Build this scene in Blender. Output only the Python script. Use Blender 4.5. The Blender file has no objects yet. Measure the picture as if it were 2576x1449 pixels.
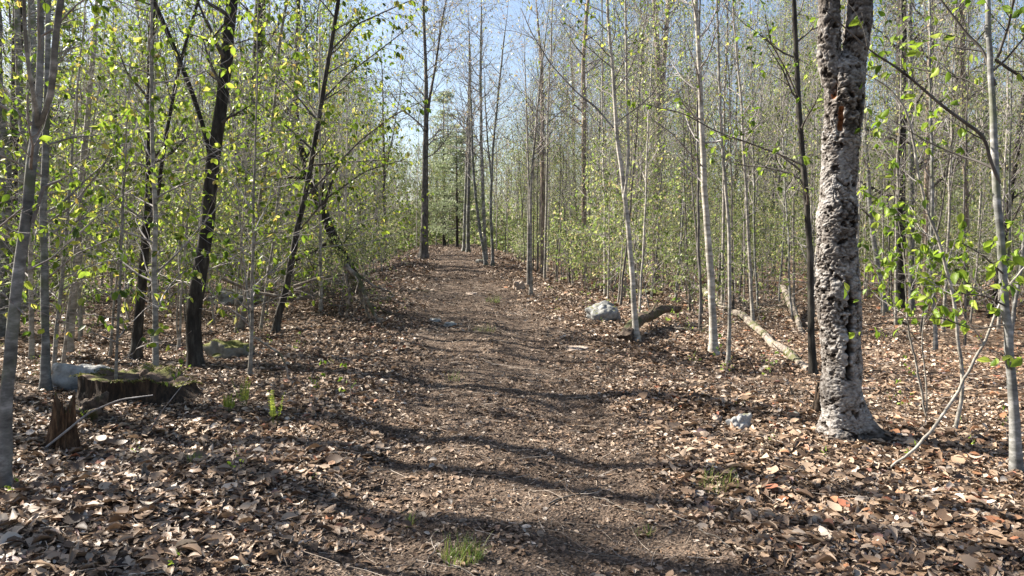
import bpy, math, numpy as np
from mathutils import Vector
R = math.radians
rng = np.random.default_rng(11)
C = bpy.context.scene.collection
scn = bpy.context.scene
# ------------------------------------------------------------------ camera, sky, sun
F = 1860.4; CU, CV = 1288.0, 724.5; CAMZ = 1.62; PITCH = math.atan(124.5/F)
cd = bpy.data.cameras.new('camera'); cam = bpy.data.objects.new('camera', cd); C.objects.link(cam)
cd.lens = 26.0; cd.sensor_width = 36.0; cd.clip_start = 0.05; cd.clip_end = 2000
cam.location = (0, 0, CAMZ); cam.rotation_euler = (R(90)-PITCH, 0, 0)
scn.camera = cam
SUN_EL, SUN_AZ = R(41), R(-64)          # azimuth measured from +Y (ahead), negative = to the left
w = bpy.data.worlds.new("World"); scn.world = w; w.use_nodes = True
nt = w.node_tree; bg = nt.nodes['Background']
sky = nt.nodes.new('ShaderNodeTexSky'); sky.sky_type = 'NISHITA'; sky.sun_disc = False
sky.sun_elevation = SUN_EL; sky.sun_rotation = SUN_AZ; sky.air_density = 1.0; sky.dust_density = 1.8; sky.ozone_density = 1.0
nt.links.new(sky.outputs[0], bg.inputs[0]); bg.inputs[1].default_value = 0.054
sd = bpy.data.lights.new('sun', 'SUN'); sun = bpy.data.objects.new('sun', sd); C.objects.link(sun)
sd.energy = 5.0; sd.angle = R(0.53); sd.color = (1.0, 0.93, 0.82)
S = Vector((math.sin(SUN_AZ)*math.cos(SUN_EL), math.cos(SUN_AZ)*math.cos(SUN_EL), math.sin(SUN_EL)))
sun.rotation_euler = S.to_track_quat('Z', 'Y').to_euler(); sun.location = (-20, 10, 25)
scn.view_settings.view_transform = 'Standard'; scn.view_settings.look = 'None'
scn.view_settings.exposure = 2.0; scn.view_settings.gamma = 1
scn.render.engine = 'CYCLES'
try:
    scn.cycles.max_bounces = 6; scn.cycles.transmission_bounces = 4; scn.cycles.diffuse_bounces = 3
except Exception: pass

# ------------------------------------------------------------------ noise
def _h(ix, iy, iz, s):
    n = (ix*374761393 + iy*668265263 + iz*2147483647 + s*974634777) & 0xffffffff
    n = ((n ^ (n >> 13))*1274126177) & 0xffffffff
    n = (n ^ (n >> 16)) & 0xffffffff
    return n/4294967295.0
def vn3(x, y, z, s=0):
    x, y, z = np.broadcast_arrays(np.asarray(x, float), np.asarray(y, float), np.asarray(z, float))
    ix, iy, iz = [np.floor(a).astype(np.int64) for a in (x, y, z)]
    f = [a-b for a, b in ((x, ix), (y, iy), (z, iz))]; f = [a*a*(3-2*a) for a in f]
    r = 0
    for dx in (0, 1):
        for dy in (0, 1):
            for dz in (0, 1):
                wgt = (f[0] if dx else 1-f[0])*(f[1] if dy else 1-f[1])*(f[2] if dz else 1-f[2])
                r = r + wgt*_h(ix+dx, iy+dy, iz+dz, s)
    return r*2-1
def fbm(x, y, z=0.0, s=0, o=4):
    r = 0; a = 1.0; t = 0
    for i in range(o):
        r = r + a*vn3(np.asarray(x)*2**i, np.asarray(y)*2**i, np.asarray(z)*2**i, s+i); t += a; a *= .5
    return r/t
def worley(x, y, z, s=0):
    x, y, z = np.broadcast_arrays(x, y, z)
    ix, iy, iz = [np.floor(a).astype(np.int64) for a in (x, y, z)]
    d1 = np.full(x.shape, 9.0)
    for dx in (-1, 0, 1):
        for dy in (-1, 0, 1):
            for dz in (-1, 0, 1):
                a, b, c = ix+dx, iy+dy, iz+dz
                d = (a+_h(a, b, c, s)-x)**2+(b+_h(a, b, c, s+7)-y)**2+(c+_h(a, b, c, s+13)-z)**2
                d1 = np.minimum(d1, d)
    return np.sqrt(d1)
def ss(a, b, x):
    t = np.clip((np.asarray(x, float)-a)/(b-a), 0, 1); return t*t*(3-2*t)

# ------------------------------------------------------------------ terrain
def pathx(y):
    y = np.asarray(y, float)
    return -0.03 - 0.081*np.maximum(y-3, 0)*ss(2, 22, y) + 0.2*np.sin(y*0.11)*ss(8, 30, y)
def hgt(x, y, fine=True):
    x = np.asarray(x, float); y = np.asarray(y, float)
    lat = x-pathx(y); al = np.abs(lat)
    base = 0.025*np.maximum(y-5, 0)*ss(5, 14, y)
    base = np.where(y > 45, 1.0+(y-45)*0.004, base)
    side = ss(1.9, 4.6, al)*ss(5.5, 13, y)
    z = base - side*(0.30 + 0.018*np.clip(y-8, 0, 30)) - ss(5, 14, al)*0.15*ss(4, 12, y)
    z = z + np.clip(al-20, 0, 200)*0.012
    z = z + 0.11*np.exp(-((lat+2.3)/0.9)**2)*ss(9, 4, y) - 0.16*np.exp(-((x+2.7)/0.8)**2-((y-6.1)/0.75)**2)
    z = z + 0.10*np.exp(-((x-1.75)/0.8)**2-((y-7.4)/0.6)**2) - .22*np.exp(-((x-2.6)/0.9)**2-((y-9.6)/1.0)**2)
    z = z + .014*fbm(x*5, y*5, 0, 19, 2)*ss(30, 15, y) + .48*np.exp(-((x+3.7)/1.3)**2-((y-15)/2.6)**2) + .16*np.exp(-((x-3.3)/1.0)**2-((y-15.5)/2.)**2)
    z = z - 0.05*(np.exp(-((lat-0.62)/0.3)**2)+np.exp(-((lat+0.75)/0.3)**2))*ss(2, 5, y)
    z = z + 0.10*fbm(x*.35, y*.35, 0, 3, 2)*(0.3+0.7*ss(1.2, 3, al)) + 0.045*fbm(x*1.6, y*1.6, 0, 9, 2)
    return z
def P(u, v, Y):
    a = (u-CU)/F; b = -(v-CV)/F
    # camera looks along +Y pitched down
    dy = math.cos(PITCH)+b*math.sin(PITCH); dz = -math.sin(PITCH)+b*math.cos(PITCH)
    t = Y/dy
    return np.array([a*t, Y, CAMZ+dz*t])
def G(u, v):
    Ys = np.concatenate([np.arange(1.5, 20, .02), np.arange(20, 90, .1)])
    a = (u-CU)/F; b = -(v-CV)/F
    dy = math.cos(PITCH)+b*math.sin(PITCH); dz = -math.sin(PITCH)+b*math.cos(PITCH)
    t = Ys/dy; x = a*t; z = CAMZ+dz*t
    k = np.nonzero(z <= hgt(x, Ys))[0]
    i = k[0] if len(k) else len(Ys)-1
    return np.array([x[i], Ys[i], float(hgt(x[i], Ys[i]))])

# ------------------------------------------------------------------ mesh builder
class MB:
    def __init__(s): s.v = []; s.f = []; s.a = []; s.n = 0; s.m = []
    def add(s, v, f, a=None, mi=0):
        v = np.asarray(v, np.float64).reshape(-1, 3); f = np.asarray(f, np.int64)
        if len(v) == 0 or len(f) == 0: return
        s.v.append(v); s.f.append(f+s.n); s.n += len(v)
        s.a.append(np.zeros(len(v)) if a is None else np.broadcast_to(np.asarray(a, float), (len(v),)))
        s.m.append(np.full(len(f), mi, np.int32))
    def build(s, name, mats, parent=None, smooth=True, origin=None):
        if not s.v: return None
        v = np.concatenate(s.v)
        if origin is not None: v = v-np.asarray(origin)
        me = bpy.data.meshes.new(name)
        me.vertices.add(len(v)); me.vertices.foreach_set('co', v.astype(np.float32).ravel())
        li = np.concatenate([f.ravel() for f in s.f]); tot = np.concatenate([np.full(len(f), f.shape[1]) for f in s.f])
        me.loops.add(len(li)); me.loops.foreach_set('vertex_index', li.astype(np.int32))
        st = np.concatenate([[0], np.cumsum(tot)[:-1]])
        me.polygons.add(len(tot)); me.polygons.foreach_set('loop_start', st.astype(np.int32))
        try: me.polygons.foreach_set('loop_total', tot.astype(np.int32))
        except Exception: pass
        me.polygons.foreach_set('use_smooth', np.full(len(tot), smooth))
        mats = mats if isinstance(mats, (list, tuple)) else [mats]
        for m in mats: me.materials.append(m)
        me.polygons.foreach_set('material_index', np.concatenate(s.m))
        at = me.attributes.new('rnd', 'FLOAT', 'POINT'); at.data.foreach_set('value', np.concatenate(s.a).astype(np.float32))
        me.update(calc_edges=True)
        o = bpy.data.objects.new(name, me); C.objects.link(o)
        if origin is not None: o.location = tuple(origin)
        if parent is not None:
            o.parent = parent
            if origin is not None: o.location = (0, 0, 0)
        return o
def tag(o, label=None, cat=None, group=None, kind=None):
    if label: o['label'] = label
    if cat: o['category'] = cat
    if group: o['group'] = group
    if kind: o['kind'] = kind
    return o
def thing(name, label, cat, loc=(0, 0, 0), group=None, rz=0, sc=1):
    o = bpy.data.objects.new(name, None); C.objects.link(o)
    o.empty_display_size = .1; o.location = tuple(loc); o.rotation_euler = (0, 0, rz); o.scale = (sc,)*3
    return tag(o, label, cat, group)
def dup(root, loc, rz=0, sc=1, label=None, group=None, tilt=(0, 0)):
    r = root.copy(); C.objects.link(r); r.location = tuple(loc); r.rotation_euler = (tilt[0], tilt[1], rz); r.scale = (sc,)*3
    if label: r['label'] = label
    if group: r['group'] = group
    for ch in list(root.children):
        c = ch.copy(); C.objects.link(c); c.parent = r
    return r
def nrm(a): return a/np.maximum(np.linalg.norm(a, axis=-1, keepdims=True), 1e-9)
def tubes(mb, p, r, sides, a=0.0, mi=0, jitter=0.0):
    """p (T,N,3) polylines, r (T,N) radii"""
    p = np.asarray(p, float); r = np.asarray(r, float)
    if p.ndim == 2: p = p[None]; r = r[None]
    T, N, _ = p.shape
    t = np.gradient(p, axis=1); t = nrm(t)
    m = nrm(t.mean(axis=1)); ref = np.where(np.abs(m[:, 2:3]) > .8, np.array([[1., 0, 0]]), np.array([[0, 0, 1.]]))[:, None, :]
    b1 = nrm(np.cross(t, np.broadcast_to(ref, t.shape))); b2 = np.cross(t, b1)
    an = np.arange(sides)*2*np.pi/sides
    rr = r[:, :, None, None]
    if jitter: rr = rr*(1+jitter*rng.uniform(-1, 1, (T, N, sides, 1)))
    v = p[:, :, None, :]+rr*(b1[:, :, None, :]*np.cos(an)[None, None, :, None]+b2[:, :, None, :]*np.sin(an)[None, None, :, None])
    idx = np.arange(T*N*sides).reshape(T, N, sides)
    n2 = np.roll(idx, -1, axis=2)
    f = np.stack([idx[:, :-1], n2[:, :-1], n2[:, 1:], idx[:, 1:]], -1).reshape(-1, 4)
    av = np.broadcast_to(np.asarray(a, float).reshape(-1, 1, 1) if np.ndim(a) else a, (T, N, sides)).ravel()
    mb.add(v, f, av, mi)
def interp(p, t):
    """p (T,N,3), t (T,K) in 0..1 -> positions, tangents"""
    T, N = p.shape[:2]; x = np.clip(t, 0, .9999)*(N-1); i = x.astype(int); fr = (x-i)[..., None]
    k = np.arange(T)[:, None]
    return p[k, i]*(1-fr)+p[k, i+1]*fr, nrm(p[k, i+1]-p[k, i])
def interp1(r, t):
    T, N = r.shape; x = np.clip(t, 0, .9999)*(N-1); i = x.astype(int); fr = x-i; k = np.arange(T)[:, None]
    return r[k, i]*(1-fr)+r[k, i+1]*fr
def grow(p, r, k, t0, t1, ang, length, up=.3, wob=.12, n=6, ratio=.5, rmin=.0008, tp=.6, flat=0., droop=0.):
    T = p.shape[0]
    t = (np.arange(k)[None, :]+rng.uniform(0, 1, (T, k)))/k*(t1-t0)+t0
    q, tg = interp(p, t); rr = interp1(r, t)*ratio
    rd = rng.normal(size=q.shape); rd[..., 2] *= (1-flat)
    perp = nrm(rd-(rd*tg).sum(-1, keepdims=True)*tg)
    A = ang*rng.uniform(.75, 1.25, (T, k))[..., None]
    d = tg*np.cos(A)+perp*np.sin(A)
    L = length(t) if callable(length) else np.full((T, k), float(length))
    L = L*rng.uniform(.6, 1.3, (T, k))
    d = d.reshape(-1, 3); q = q.reshape(-1, 3); L = L.reshape(-1); rr = np.minimum(rr.reshape(-1), L*.03+.001)
    pts = [q]; cur = d
    for i in range(1, n):
        cur = nrm(cur+np.array([0, 0, up/(n-1)])+rng.normal(size=cur.shape)*wob-np.array([0, 0, droop*i/n]))
        pts.append(pts[-1]+cur*(L/(n-1))[:, None])
    pts = np.stack(pts, 1)
    s = np.linspace(0, 1, n)
    rad = np.maximum(rr[:, None]*(1-s[None, :]*tp*1.4).clip(.12), rmin)
    return pts, rad
# leaf templates ---------------------------------------------------------
def leaf_tpl(rows=(0, .22, .5, .8, 1), wd=(.02, .24, .31, .17, .015), fold=.10, curl=.0, bendx=0.):
    V = []
    for t, w_ in zip(rows, wd):
        z = -curl*(t-.5)**2*2
        for s_ in (-1, 0, 1):
            V.append((s_*w_*(1-.25*abs(curl)), t, z+(abs(s_)*w_*fold*3)+bendx*s_*w_*t))
    Fc = []
    for i in range(len(rows)-1):
        for j in range(2): Fc.append((i*3+j, i*3+j+1, i*3+j+4, i*3+j+3))
    return np.array(V), np.array(Fc)
TN = leaf_tpl(fold=.14, curl=.12)
TM = (np.array([(0, 0, 0), (.30, .45, .07), (0, 1, -.05), (-.30, .45, .07)]), np.array([(0, 1, 2, 3)]))
TL = (np.array([(0, 0, 0), (.27, .3, .08), (.22, .7, .06), (0, 1, -.04), (-.22, .7, .06), (-.27, .3, .08)]), np.array([(0, 1, 2, 3), (0, 3, 4, 5)]))
def scatter(mb, pos, ax, nm, size, tpl, a=None, mi=0):
    V, Fc = tpl; M = len(pos)
    ax = nrm(ax); sd_ = nrm(np.cross(ax, nm)); n2 = np.cross(sd_, ax)
    v = pos[:, None, :]+size[:, None, None]*(V[None, :, 0:1]*sd_[:, None]+V[None, :, 1:2]*ax[:, None]+V[None, :, 2:3]*n2[:, None])
    f = (np.arange(M)[:, None, None]*len(V)+Fc[None]).reshape(-1, Fc.shape[1])
    if a is None: a = rng.uniform(0, 1, M)
    mb.add(v, f, np.repeat(a, len(V)), mi)
def leaves_on(mb, tw, k, size, tpl=TM, t0=.25, drop=.8, keep=1.0, cluster=1):
    T = tw.shape[0]; t = rng.uniform(t0, 1, (T, k)); q, tg = interp(tw, t)
    q = q.reshape(-1, 3); tg = tg.reshape(-1, 3)
    m = rng.uniform(size=len(q)) < keep; q = q[m]; tg = tg[m]
    if cluster > 1: q = np.repeat(q, cluster, 0); tg = np.repeat(tg, cluster, 0)
    ax = tg*.45+np.array([0, 0, -drop])+rng.normal(size=q.shape)*.42
    nm = rng.normal(size=q.shape); nm[:, 2] += .6
    scatter(mb, q, ax, nm, size*rng.uniform(.35, 1.0, len(q))**.8*1.2, tpl)

# ------------------------------------------------------------------ materials
def mat(name):
    m = bpy.data.materials.new(name); m.use_nodes = True; t = m.node_tree
    return m, t, t.nodes['Principled BSDF']
def N(t, typ, **kw):
    n = t.nodes.new(typ)
    for k, v in kw.items():
        if k in n.inputs: n.inputs[k].default_value = v
        else: setattr(n, k, v)
    return n
def ramp(t, stops, inp=None, mode='LINEAR'):
    n = t.nodes.new('ShaderNodeValToRGB'); cr = n.color_ramp; cr.interpolation = mode
    while len(cr.elements) > 1: cr.elements.remove(cr.elements[-1])
    cr.elements[0].position = stops[0][0]; cr.elements[0].color = (*stops[0][1], 1)
    for p_, c_ in stops[1:]:
        e = cr.elements.new(p_); e.color = (*c_, 1)
    if inp is not None: t.links.new(inp, n.inputs[0])
    return n
def bark(name, c0, c1, c2, scale=(14, 14, 3), rough=.85, bump=.5, bands=False, moss=None, dist=.01):
    m, t, b = mat(name); L = t.links.new
    tc = N(t, 'ShaderNodeTexCoord'); mp = N(t, 'ShaderNodeMapping'); mp.inputs['Scale'].default_value = scale
    L(tc.outputs['Object'], mp.inputs[0])
    n1 = N(t, 'ShaderNodeTexNoise', Scale=1.0, Detail=6.0, Roughness=.65); L(mp.outputs[0], n1.inputs['Vector'])
    n2 = N(t, 'ShaderNodeTexNoise', Scale=2.3, Detail=3.0); L(tc.outputs['Object'], n2.inputs['Vector'])
    r1 = ramp(t, [(.32, c0), (.5, c1), (.68, c2)], n1.outputs[0])
    mx = N(t, 'ShaderNodeMix', data_type='RGBA'); mx.blend_type = 'MULTIPLY'; mx.inputs[0].default_value = .8
    L(r1.outputs[0], mx.inputs[6])
    r2 = ramp(t, [(.35, (.55, .55, .55)), (.6, (1.15, 1.12, 1.1))], n2.outputs[0]); L(r2.outputs[0], mx.inputs[7])
    oi = N(t, 'ShaderNodeObjectInfo'); hs = N(t, 'ShaderNodeHueSaturation'); mr = N(t, 'ShaderNodeMapRange')
    mr.inputs[3].default_value = .75; mr.inputs[4].default_value = 1.3
    L(oi.outputs['Random'], mr.inputs[0]); L(mr.outputs[0], hs.inputs['Value'])
    out = mx.outputs[2]
    if moss:
        n3 = N(t, 'ShaderNodeTexNoise', Scale=3.0, Detail=4.0); L(tc.outputs['Object'], n3.inputs['Vector'])
        r3 = ramp(t, [(.52, (0, 0, 0)), (.62, (1, 1, 1))], n3.outputs[0])
        m3 = N(t, 'ShaderNodeMix', data_type='RGBA'); L(r3.outputs[0], m3.inputs[0]); L(out, m3.inputs[6]); m3.inputs[7].default_value = (*moss, 1)
        out = m3.outputs[2]
    L(out, hs.inputs['Color']); L(hs.outputs[0], b.inputs['Base Color'])
    b.inputs['Roughness'].default_value = rough; b.inputs['Specular IOR Level'].default_value = .25
    bp = N(t, 'ShaderNodeBump', Strength=bump, Distance=dist); L(n1.outputs[0], bp.inputs['Height']); L(bp.outputs[0], b.inputs['Normal'])
    return m
M_PALE = bark('bark_pale', (.13, .12, .10), (.29, .27, .235), (.46, .44, .40), (6, 6, 22), bump=.3, dist=.004)
M_GREY = bark('bark_grey', (.08, .08, .075), (.18, .18, .17), (.40, .40, .39), (7, 7, 16), bump=.4, moss=(.11, .12, .07), dist=.005)
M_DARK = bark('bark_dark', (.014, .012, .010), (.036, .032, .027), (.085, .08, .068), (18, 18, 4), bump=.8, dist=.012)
M_DGREY = bark('bark_dark_grey', (.05, .045, .04), (.12, .11, .10), (.24, .225, .21), (14, 14, 5), bump=.8, dist=.012)
M_BROWN = bark('bark_brown', (.12, .09, .07), (.24, .19, .15), (.36, .30, .25), (16, 16, 4), bump=.8, dist=.012)
M_TWIG = bark('twig_bark', (.16, .14, .13), (.27, .25, .24), (.38, .36, .35), (9, 9, 9), bump=.1)
M_TWIGD = bark('dark_twig_bark', (.05, .045, .04), (.10, .09, .08), (.17, .155, .14), (9, 9, 9), bump=.1)
M_DEAD = bark('weathered_wood', (.07, .058, .045), (.20, .17, .14), (.38, .34, .30), (16, 16, 16), bump=1.0, dist=.015, moss=(.09, .09, .04))
M_ROT = bark('rotten_wood', (.012, .009, .006), (.045, .03, .02), (.12, .075, .045), (30, 30, 5), bump=1.0, dist=.02)  # rotten wood, darkened further so its colour carries the stump front's shade
def leafmat(name, stops, trans=.5, rough=.45, spec=.3):
    m, t, b = mat(name); L = t.links.new
    at = N(t, 'ShaderNodeAttribute'); at.attribute_name = 'rnd'
    oi = N(t, 'ShaderNodeObjectInfo')
    r = ramp(t, stops, at.outputs['Fac'])
    hs = N(t, 'ShaderNodeHueSaturation'); mr = N(t, 'ShaderNodeMapRange'); mr.inputs[3].default_value = .8; mr.inputs[4].default_value = 1.2
    L(oi.outputs['Random'], mr.inputs[0]); L(mr.outputs[0], hs.inputs['Value']); L(r.outputs[0], hs.inputs['Color'])
    L(hs.outputs[0], b.inputs['Base Color']); b.inputs['Roughness'].default_value = rough; b.inputs['Specular IOR Level'].default_value = spec
    tr = N(t, 'ShaderNodeBsdfTranslucent'); L(hs.outputs[0], tr.inputs[0])
    mx = N(t, 'ShaderNodeMixShader'); mx.inputs[0].default_value = trans
    L(b.outputs[0], mx.inputs[1]); L(tr.outputs[0], mx.inputs[2]); L(mx.outputs[0], t.nodes['Material Output'].inputs[0])
    return m
M_LEAF = leafmat('young_leaf', [(0, (.05, .09, .012)), (.3, (.12, .19, .02)), (.6, (.23, .32, .035)), (.82, (.37, .43, .06)), (.95, (.46, .43, .10)), (1, (.42, .30, .08))], .55)
M_LEAFN = leafmat('young_leaf_near', [(0, (.06, .11, .014)), (.4, (.17, .27, .025)), (.8, (.28, .38, .04)), (1, (.40, .47, .08))], .55)
M_BUD = leafmat('bud_and_new_leaf', [(0, (.30, .22, .15)), (.3, (.42, .31, .22)), (.5, (.36, .38, .14)), (.8, (.34, .40, .10)), (1, (.48, .34, .22))], .45)
M_FARL = leafmat('far_foliage', [(0, (.10, .15, .045)), (.4, (.24, .32, .09)), (.7, (.34, .40, .15)), (.85, (.38, .31, .22)), (1, (.42, .38, .36))], .45)
M_MIDL = leafmat('small_leaf', [(0, (.07, .11, .03)), (.4, (.17, .24, .055)), (.75, (.32, .37, .11)), (.9, (.42, .40, .18)), (1, (.42, .31, .18))], .5)
M_NEED = leafmat('conifer_needles', [(0, (.13, .17, .09)), (.6, (.23, .28, .15)), (1, (.34, .37, .24))], .4)
M_ROTB = bark('brown_rotten_bark', (.03, .022, .016), (.11, .08, .058), (.25, .19, .145), (16, 16, 16), bump=1.0, dist=.02, moss=(.07, .075, .03))
M_ROTO = bark('orange_rotten_wood', (.03, .016, .009), (.10, .055, .03), (.26, .15, .08), (34, 34, 7), bump=1.0, dist=.02)
M_MOSSL = leafmat('moss_tuft', [(0, (.05, .06, .012)), (.6, (.13, .14, .03)), (1, (.24, .22, .06))], .3)
M_FERN = leafmat('fern_frond', [(0, (.28, .36, .05)), (1, (.46, .50, .10))], .5)
M_GRASS = leafmat('grass_blade', [(0, (.10, .18, .03)), (.5, (.22, .32, .05)), (.75, (.34, .36, .10)), (1, (.46, .38, .20))], .4)
M_LITTER = leafmat('dead_leaf', [(0, (.04, .025, .018)), (.15, (.10, .064, .042)), (.35, (.21, .135, .085)), (.55, (.33, .23, .155)), (.75, (.44, .34, .25)), (.85, (.52, .45, .38)), (.92, (.36, .19, .10)), (.97, (.30, .11, .06)), (1, (.24, .22, .22))], .14, .5, .35)
M_CRUMB = leafmat('leaf_fragment', [(0, (.035, .023, .016)), (.3, (.095, .062, .043)), (.55, (.20, .148, .108)), (.8, (.35, .285, .225)), (1, (.55, .48, .41))], .05, .7, .2)
def soil(name, dark, mid, lite, sc, bumpd):
    m, t, b = mat(name); L = t.links.new
    tc = N(t, 'ShaderNodeTexCoord')
    n1 = N(t, 'ShaderNodeTexNoise', Scale=sc, Detail=8.0, Roughness=.7); L(tc.outputs['Object'], n1.inputs['Vector'])
    vo = N(t, 'ShaderNodeTexVoronoi', Scale=sc*1.6); L(tc.outputs['Object'], vo.inputs['Vector'])
    n2 = N(t, 'ShaderNodeTexNoise', Scale=1.1, Detail=4.0); L(tc.outputs['Object'], n2.inputs['Vector'])
    r1 = ramp(t, [(.3, dark), (.5, mid), (.72, lite)], n1.outputs[0])
    r2 = ramp(t, [(.0, (.5, .5, .5)), (.5, (1, 1, 1)), (1, (1.4, 1.35, 1.3))], vo.outputs['Color'])
    mx = N(t, 'ShaderNodeMix', data_type='RGBA'); mx.blend_type = 'MULTIPLY'; mx.inputs[0].default_value = 1
    L(r1.outputs[0], mx.inputs[6]); L(r2.outputs[0], mx.inputs[7])
    r3 = ramp(t, [(.35, (.75, .72, .70)), (.65, (1.1, 1.1, 1.1))], n2.outputs[0])
    m2 = N(t, 'ShaderNodeMix', data_type='RGBA'); m2.blend_type = 'MULTIPLY'; m2.inputs[0].default_value = 1
    L(mx.outputs[2], m2.inputs[6]); L(r3.outputs[0], m2.inputs[7])
    L(m2.outputs[2], b.inputs['Base Color']); b.inputs['Roughness'].default_value = .95; b.inputs['Specular IOR Level'].default_value = .15
    ad = N(t, 'ShaderNodeMath', operation='ADD'); L(n1.outputs[0], ad.inputs[0]); L(vo.outputs['Distance'], ad.inputs[1])
    bp = N(t, 'ShaderNodeBump', Strength=.9, Distance=bumpd); L(ad.outputs[0], bp.inputs['Height']); L(bp.outputs[0], b.inputs['Normal'])
    return m
M_SOIL = soil('leaf_strewn_soil', (.035, .023, .016), (.11, .078, .056), (.26, .20, .15), 14, .03)
M_PATH = soil('trodden_earth', (.03, .022, .016), (.115, .085, .064), (.27, .215, .17), 38, .018)
def rockmat(name, c0, c1, moss=0.0):
    m, t, b = mat(name); L = t.links.new
    tc = N(t, 'ShaderNodeTexCoord'); n1 = N(t, 'ShaderNodeTexNoise', Scale=9.0, Detail=9.0, Roughness=.7); L(tc.outputs['Object'], n1.inputs['Vector'])
    r1 = ramp(t, [(.32, c0), (.62, c1)], n1.outputs[0]); out = r1.outputs[0]
    if moss > 0:
        ge = N(t, 'ShaderNodeNewGeometry'); sp = N(t, 'ShaderNodeSeparateXYZ'); L(ge.outputs['Normal'], sp.inputs[0])
        n3 = N(t, 'ShaderNodeTexNoise', Scale=5.0, Detail=4.0); L(tc.outputs['Object'], n3.inputs['Vector'])
        mu = N(t, 'ShaderNodeMath', operation='MULTIPLY'); L(sp.outputs[2], mu.inputs[0]); L(n3.outputs[0], mu.inputs[1])
        r3 = ramp(t, [(.5-moss*.35, (0, 0, 0)), (.6-moss*.35, (1, 1, 1))], mu.outputs[0])
        n4 = N(t, 'ShaderNodeTexNoise', Scale=60.0, Detail=3.0); L(tc.outputs['Object'], n4.inputs['Vector'])
        r4 = ramp(t, [(.3, (.04, .045, .012)), (.7, (.19, .19, .05))], n4.outputs[0])
        mx = N(t, 'ShaderNodeMix', data_type='RGBA'); L(r3.outputs[0], mx.inputs[0]); L(out, mx.inputs[6]); L(r4.outputs[0], mx.inputs[7]); out = mx.outputs[2]
    L(out, b.inputs['Base Color']); b.inputs['Roughness'].default_value = .9; b.inputs['Specular IOR Level'].default_value = .2
    n5 = N(t, 'ShaderNodeTexNoise', Scale=30.0, Detail=6.0); L(tc.outputs['Object'], n5.inputs['Vector'])
    bp = N(t, 'ShaderNodeBump', Strength=.7, Distance=.01); L(n5.outputs[0], bp.inputs['Height']); L(bp.outputs[0], b.inputs['Normal'])
    return m
M_ROCK = rockmat('grey_stone', (.10, .10, .095), (.30, .30, .285), .25)
M_ROCKP = rockmat('pale_stone', (.16, .16, .155), (.42, .42, .41), .15)
M_ROCKM = rockmat('mossy_stone', (.09, .085, .07), (.24, .22, .18), .8)
M_TAN = rockmat('tan_stone', (.22, .17, .13), (.42, .34, .28))
M_MOSSR = rockmat('sawn_rot', (.03, .022, .016), (.17, .12, .09), .12)
M_MOSS = rockmat('mossy_rot', (.03, .022, .015), (.12, .08, .05), .75)

# ------------------------------------------------------------------ ground and path
def axis(parts): return np.unique(np.concatenate([np.arange(a, b, s) for a, b, s in parts]))
xs = axis([(-400, -60, 20), (-60, -14, 2.), (-14, -7, .3), (-7, 7, .08), (7, 14, .3), (14, 60, 2.), (60, 401, 20)])
ys = axis([(-60, -4, 2.), (-4, 2, .3), (2, 16, .08), (16, 30, .3), (30, 80, 1.5), (80, 501, 20)])
def sheet(name, X, Y, Z, m):
    mb = MB(); a, b = X.shape; idx = np.arange(a*b).reshape(a, b)
    f = np.stack([idx[:-1, :-1], idx[:-1, 1:], idx[1:, 1:], idx[1:, :-1]], -1).reshape(-1, 4)
    mb.add(np.stack([X, Y, Z], -1), f); return mb.build(name, m)
X, Y = np.meshgrid(xs, ys); Z = hgt(X, Y)
tag(sheet('ground', X, Y, Z-.004, M_SOIL), kind='structure')
yp = axis([(-3, 2, .3), (2, 16, .06), (16, 30, .15), (30, 72, .6)]); lp = np.linspace(-1.75, 1.75, 61)
LP, YP = np.meshgrid(lp, yp)
wid = 1.2-.25*ss(6, 25, YP)+.45*fbm(YP*.8, LP*0+np.sign(LP)*3, 0, 21, 3)
XP = pathx(YP)+LP*(wid/1.45)
edge = ss(.80, 1.0, np.abs(LP)/1.75)
tag(sheet('path', XP, YP, hgt(XP, YP)+.007-.06*edge, M_PATH), kind='structure')

# ------------------------------------------------------------------ leaf litter (stuff)
def pathness(x, y):
    al = np.abs(x-pathx(y)); n = fbm(x*1.3, y*1.3, 0, 33, 3)*.5
    return ss(1.65, .55, al+n*1.4)*ss(60, 40, y)*(.72+.28*ss(-.1, .25, fbm(x*2.1, y*2.1, 0, 91, 2)))
def wedge(n, r0, r1, half=44, power=1.0):
    r = (r0**2+(r1**2-r0**2)*rng.uniform(size=n))**.5
    th = R(half)*rng.uniform(-1, 1, n); return r*np.sin(th), r*np.cos(th)
curls = [leaf_tpl(wd=w_, fold=f_, curl=c_, bendx=b_) for w_, f_, c_, b_ in (((.02, .2, .27, .16, .01), .10, .3, .2), ((.02, .17, .22, .14, .01), -.12, .22, -.3), ((.02, .22, .3, .2, .02), .22, .12, .2), ((.02, .15, .2, .12, .01), -.2, -.3, .2), ((.02, .25, .34, .2, .02), .05, -.15, -.35), ((.02, .13, .17, .1, .01), .5, .25, .0), ((.03, .3, .2, .33, .02), .1, .2, .3))]
TQ = [(np.array([(0, 0, 0), (.3, .35, .12), (.22, .8, .05), (0, 1, -.06), (-.28, .6, .12), (-.2, .2, 0.02)]), np.array([(0, 1, 2, 5), (5, 2, 3, 4)]))]
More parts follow.
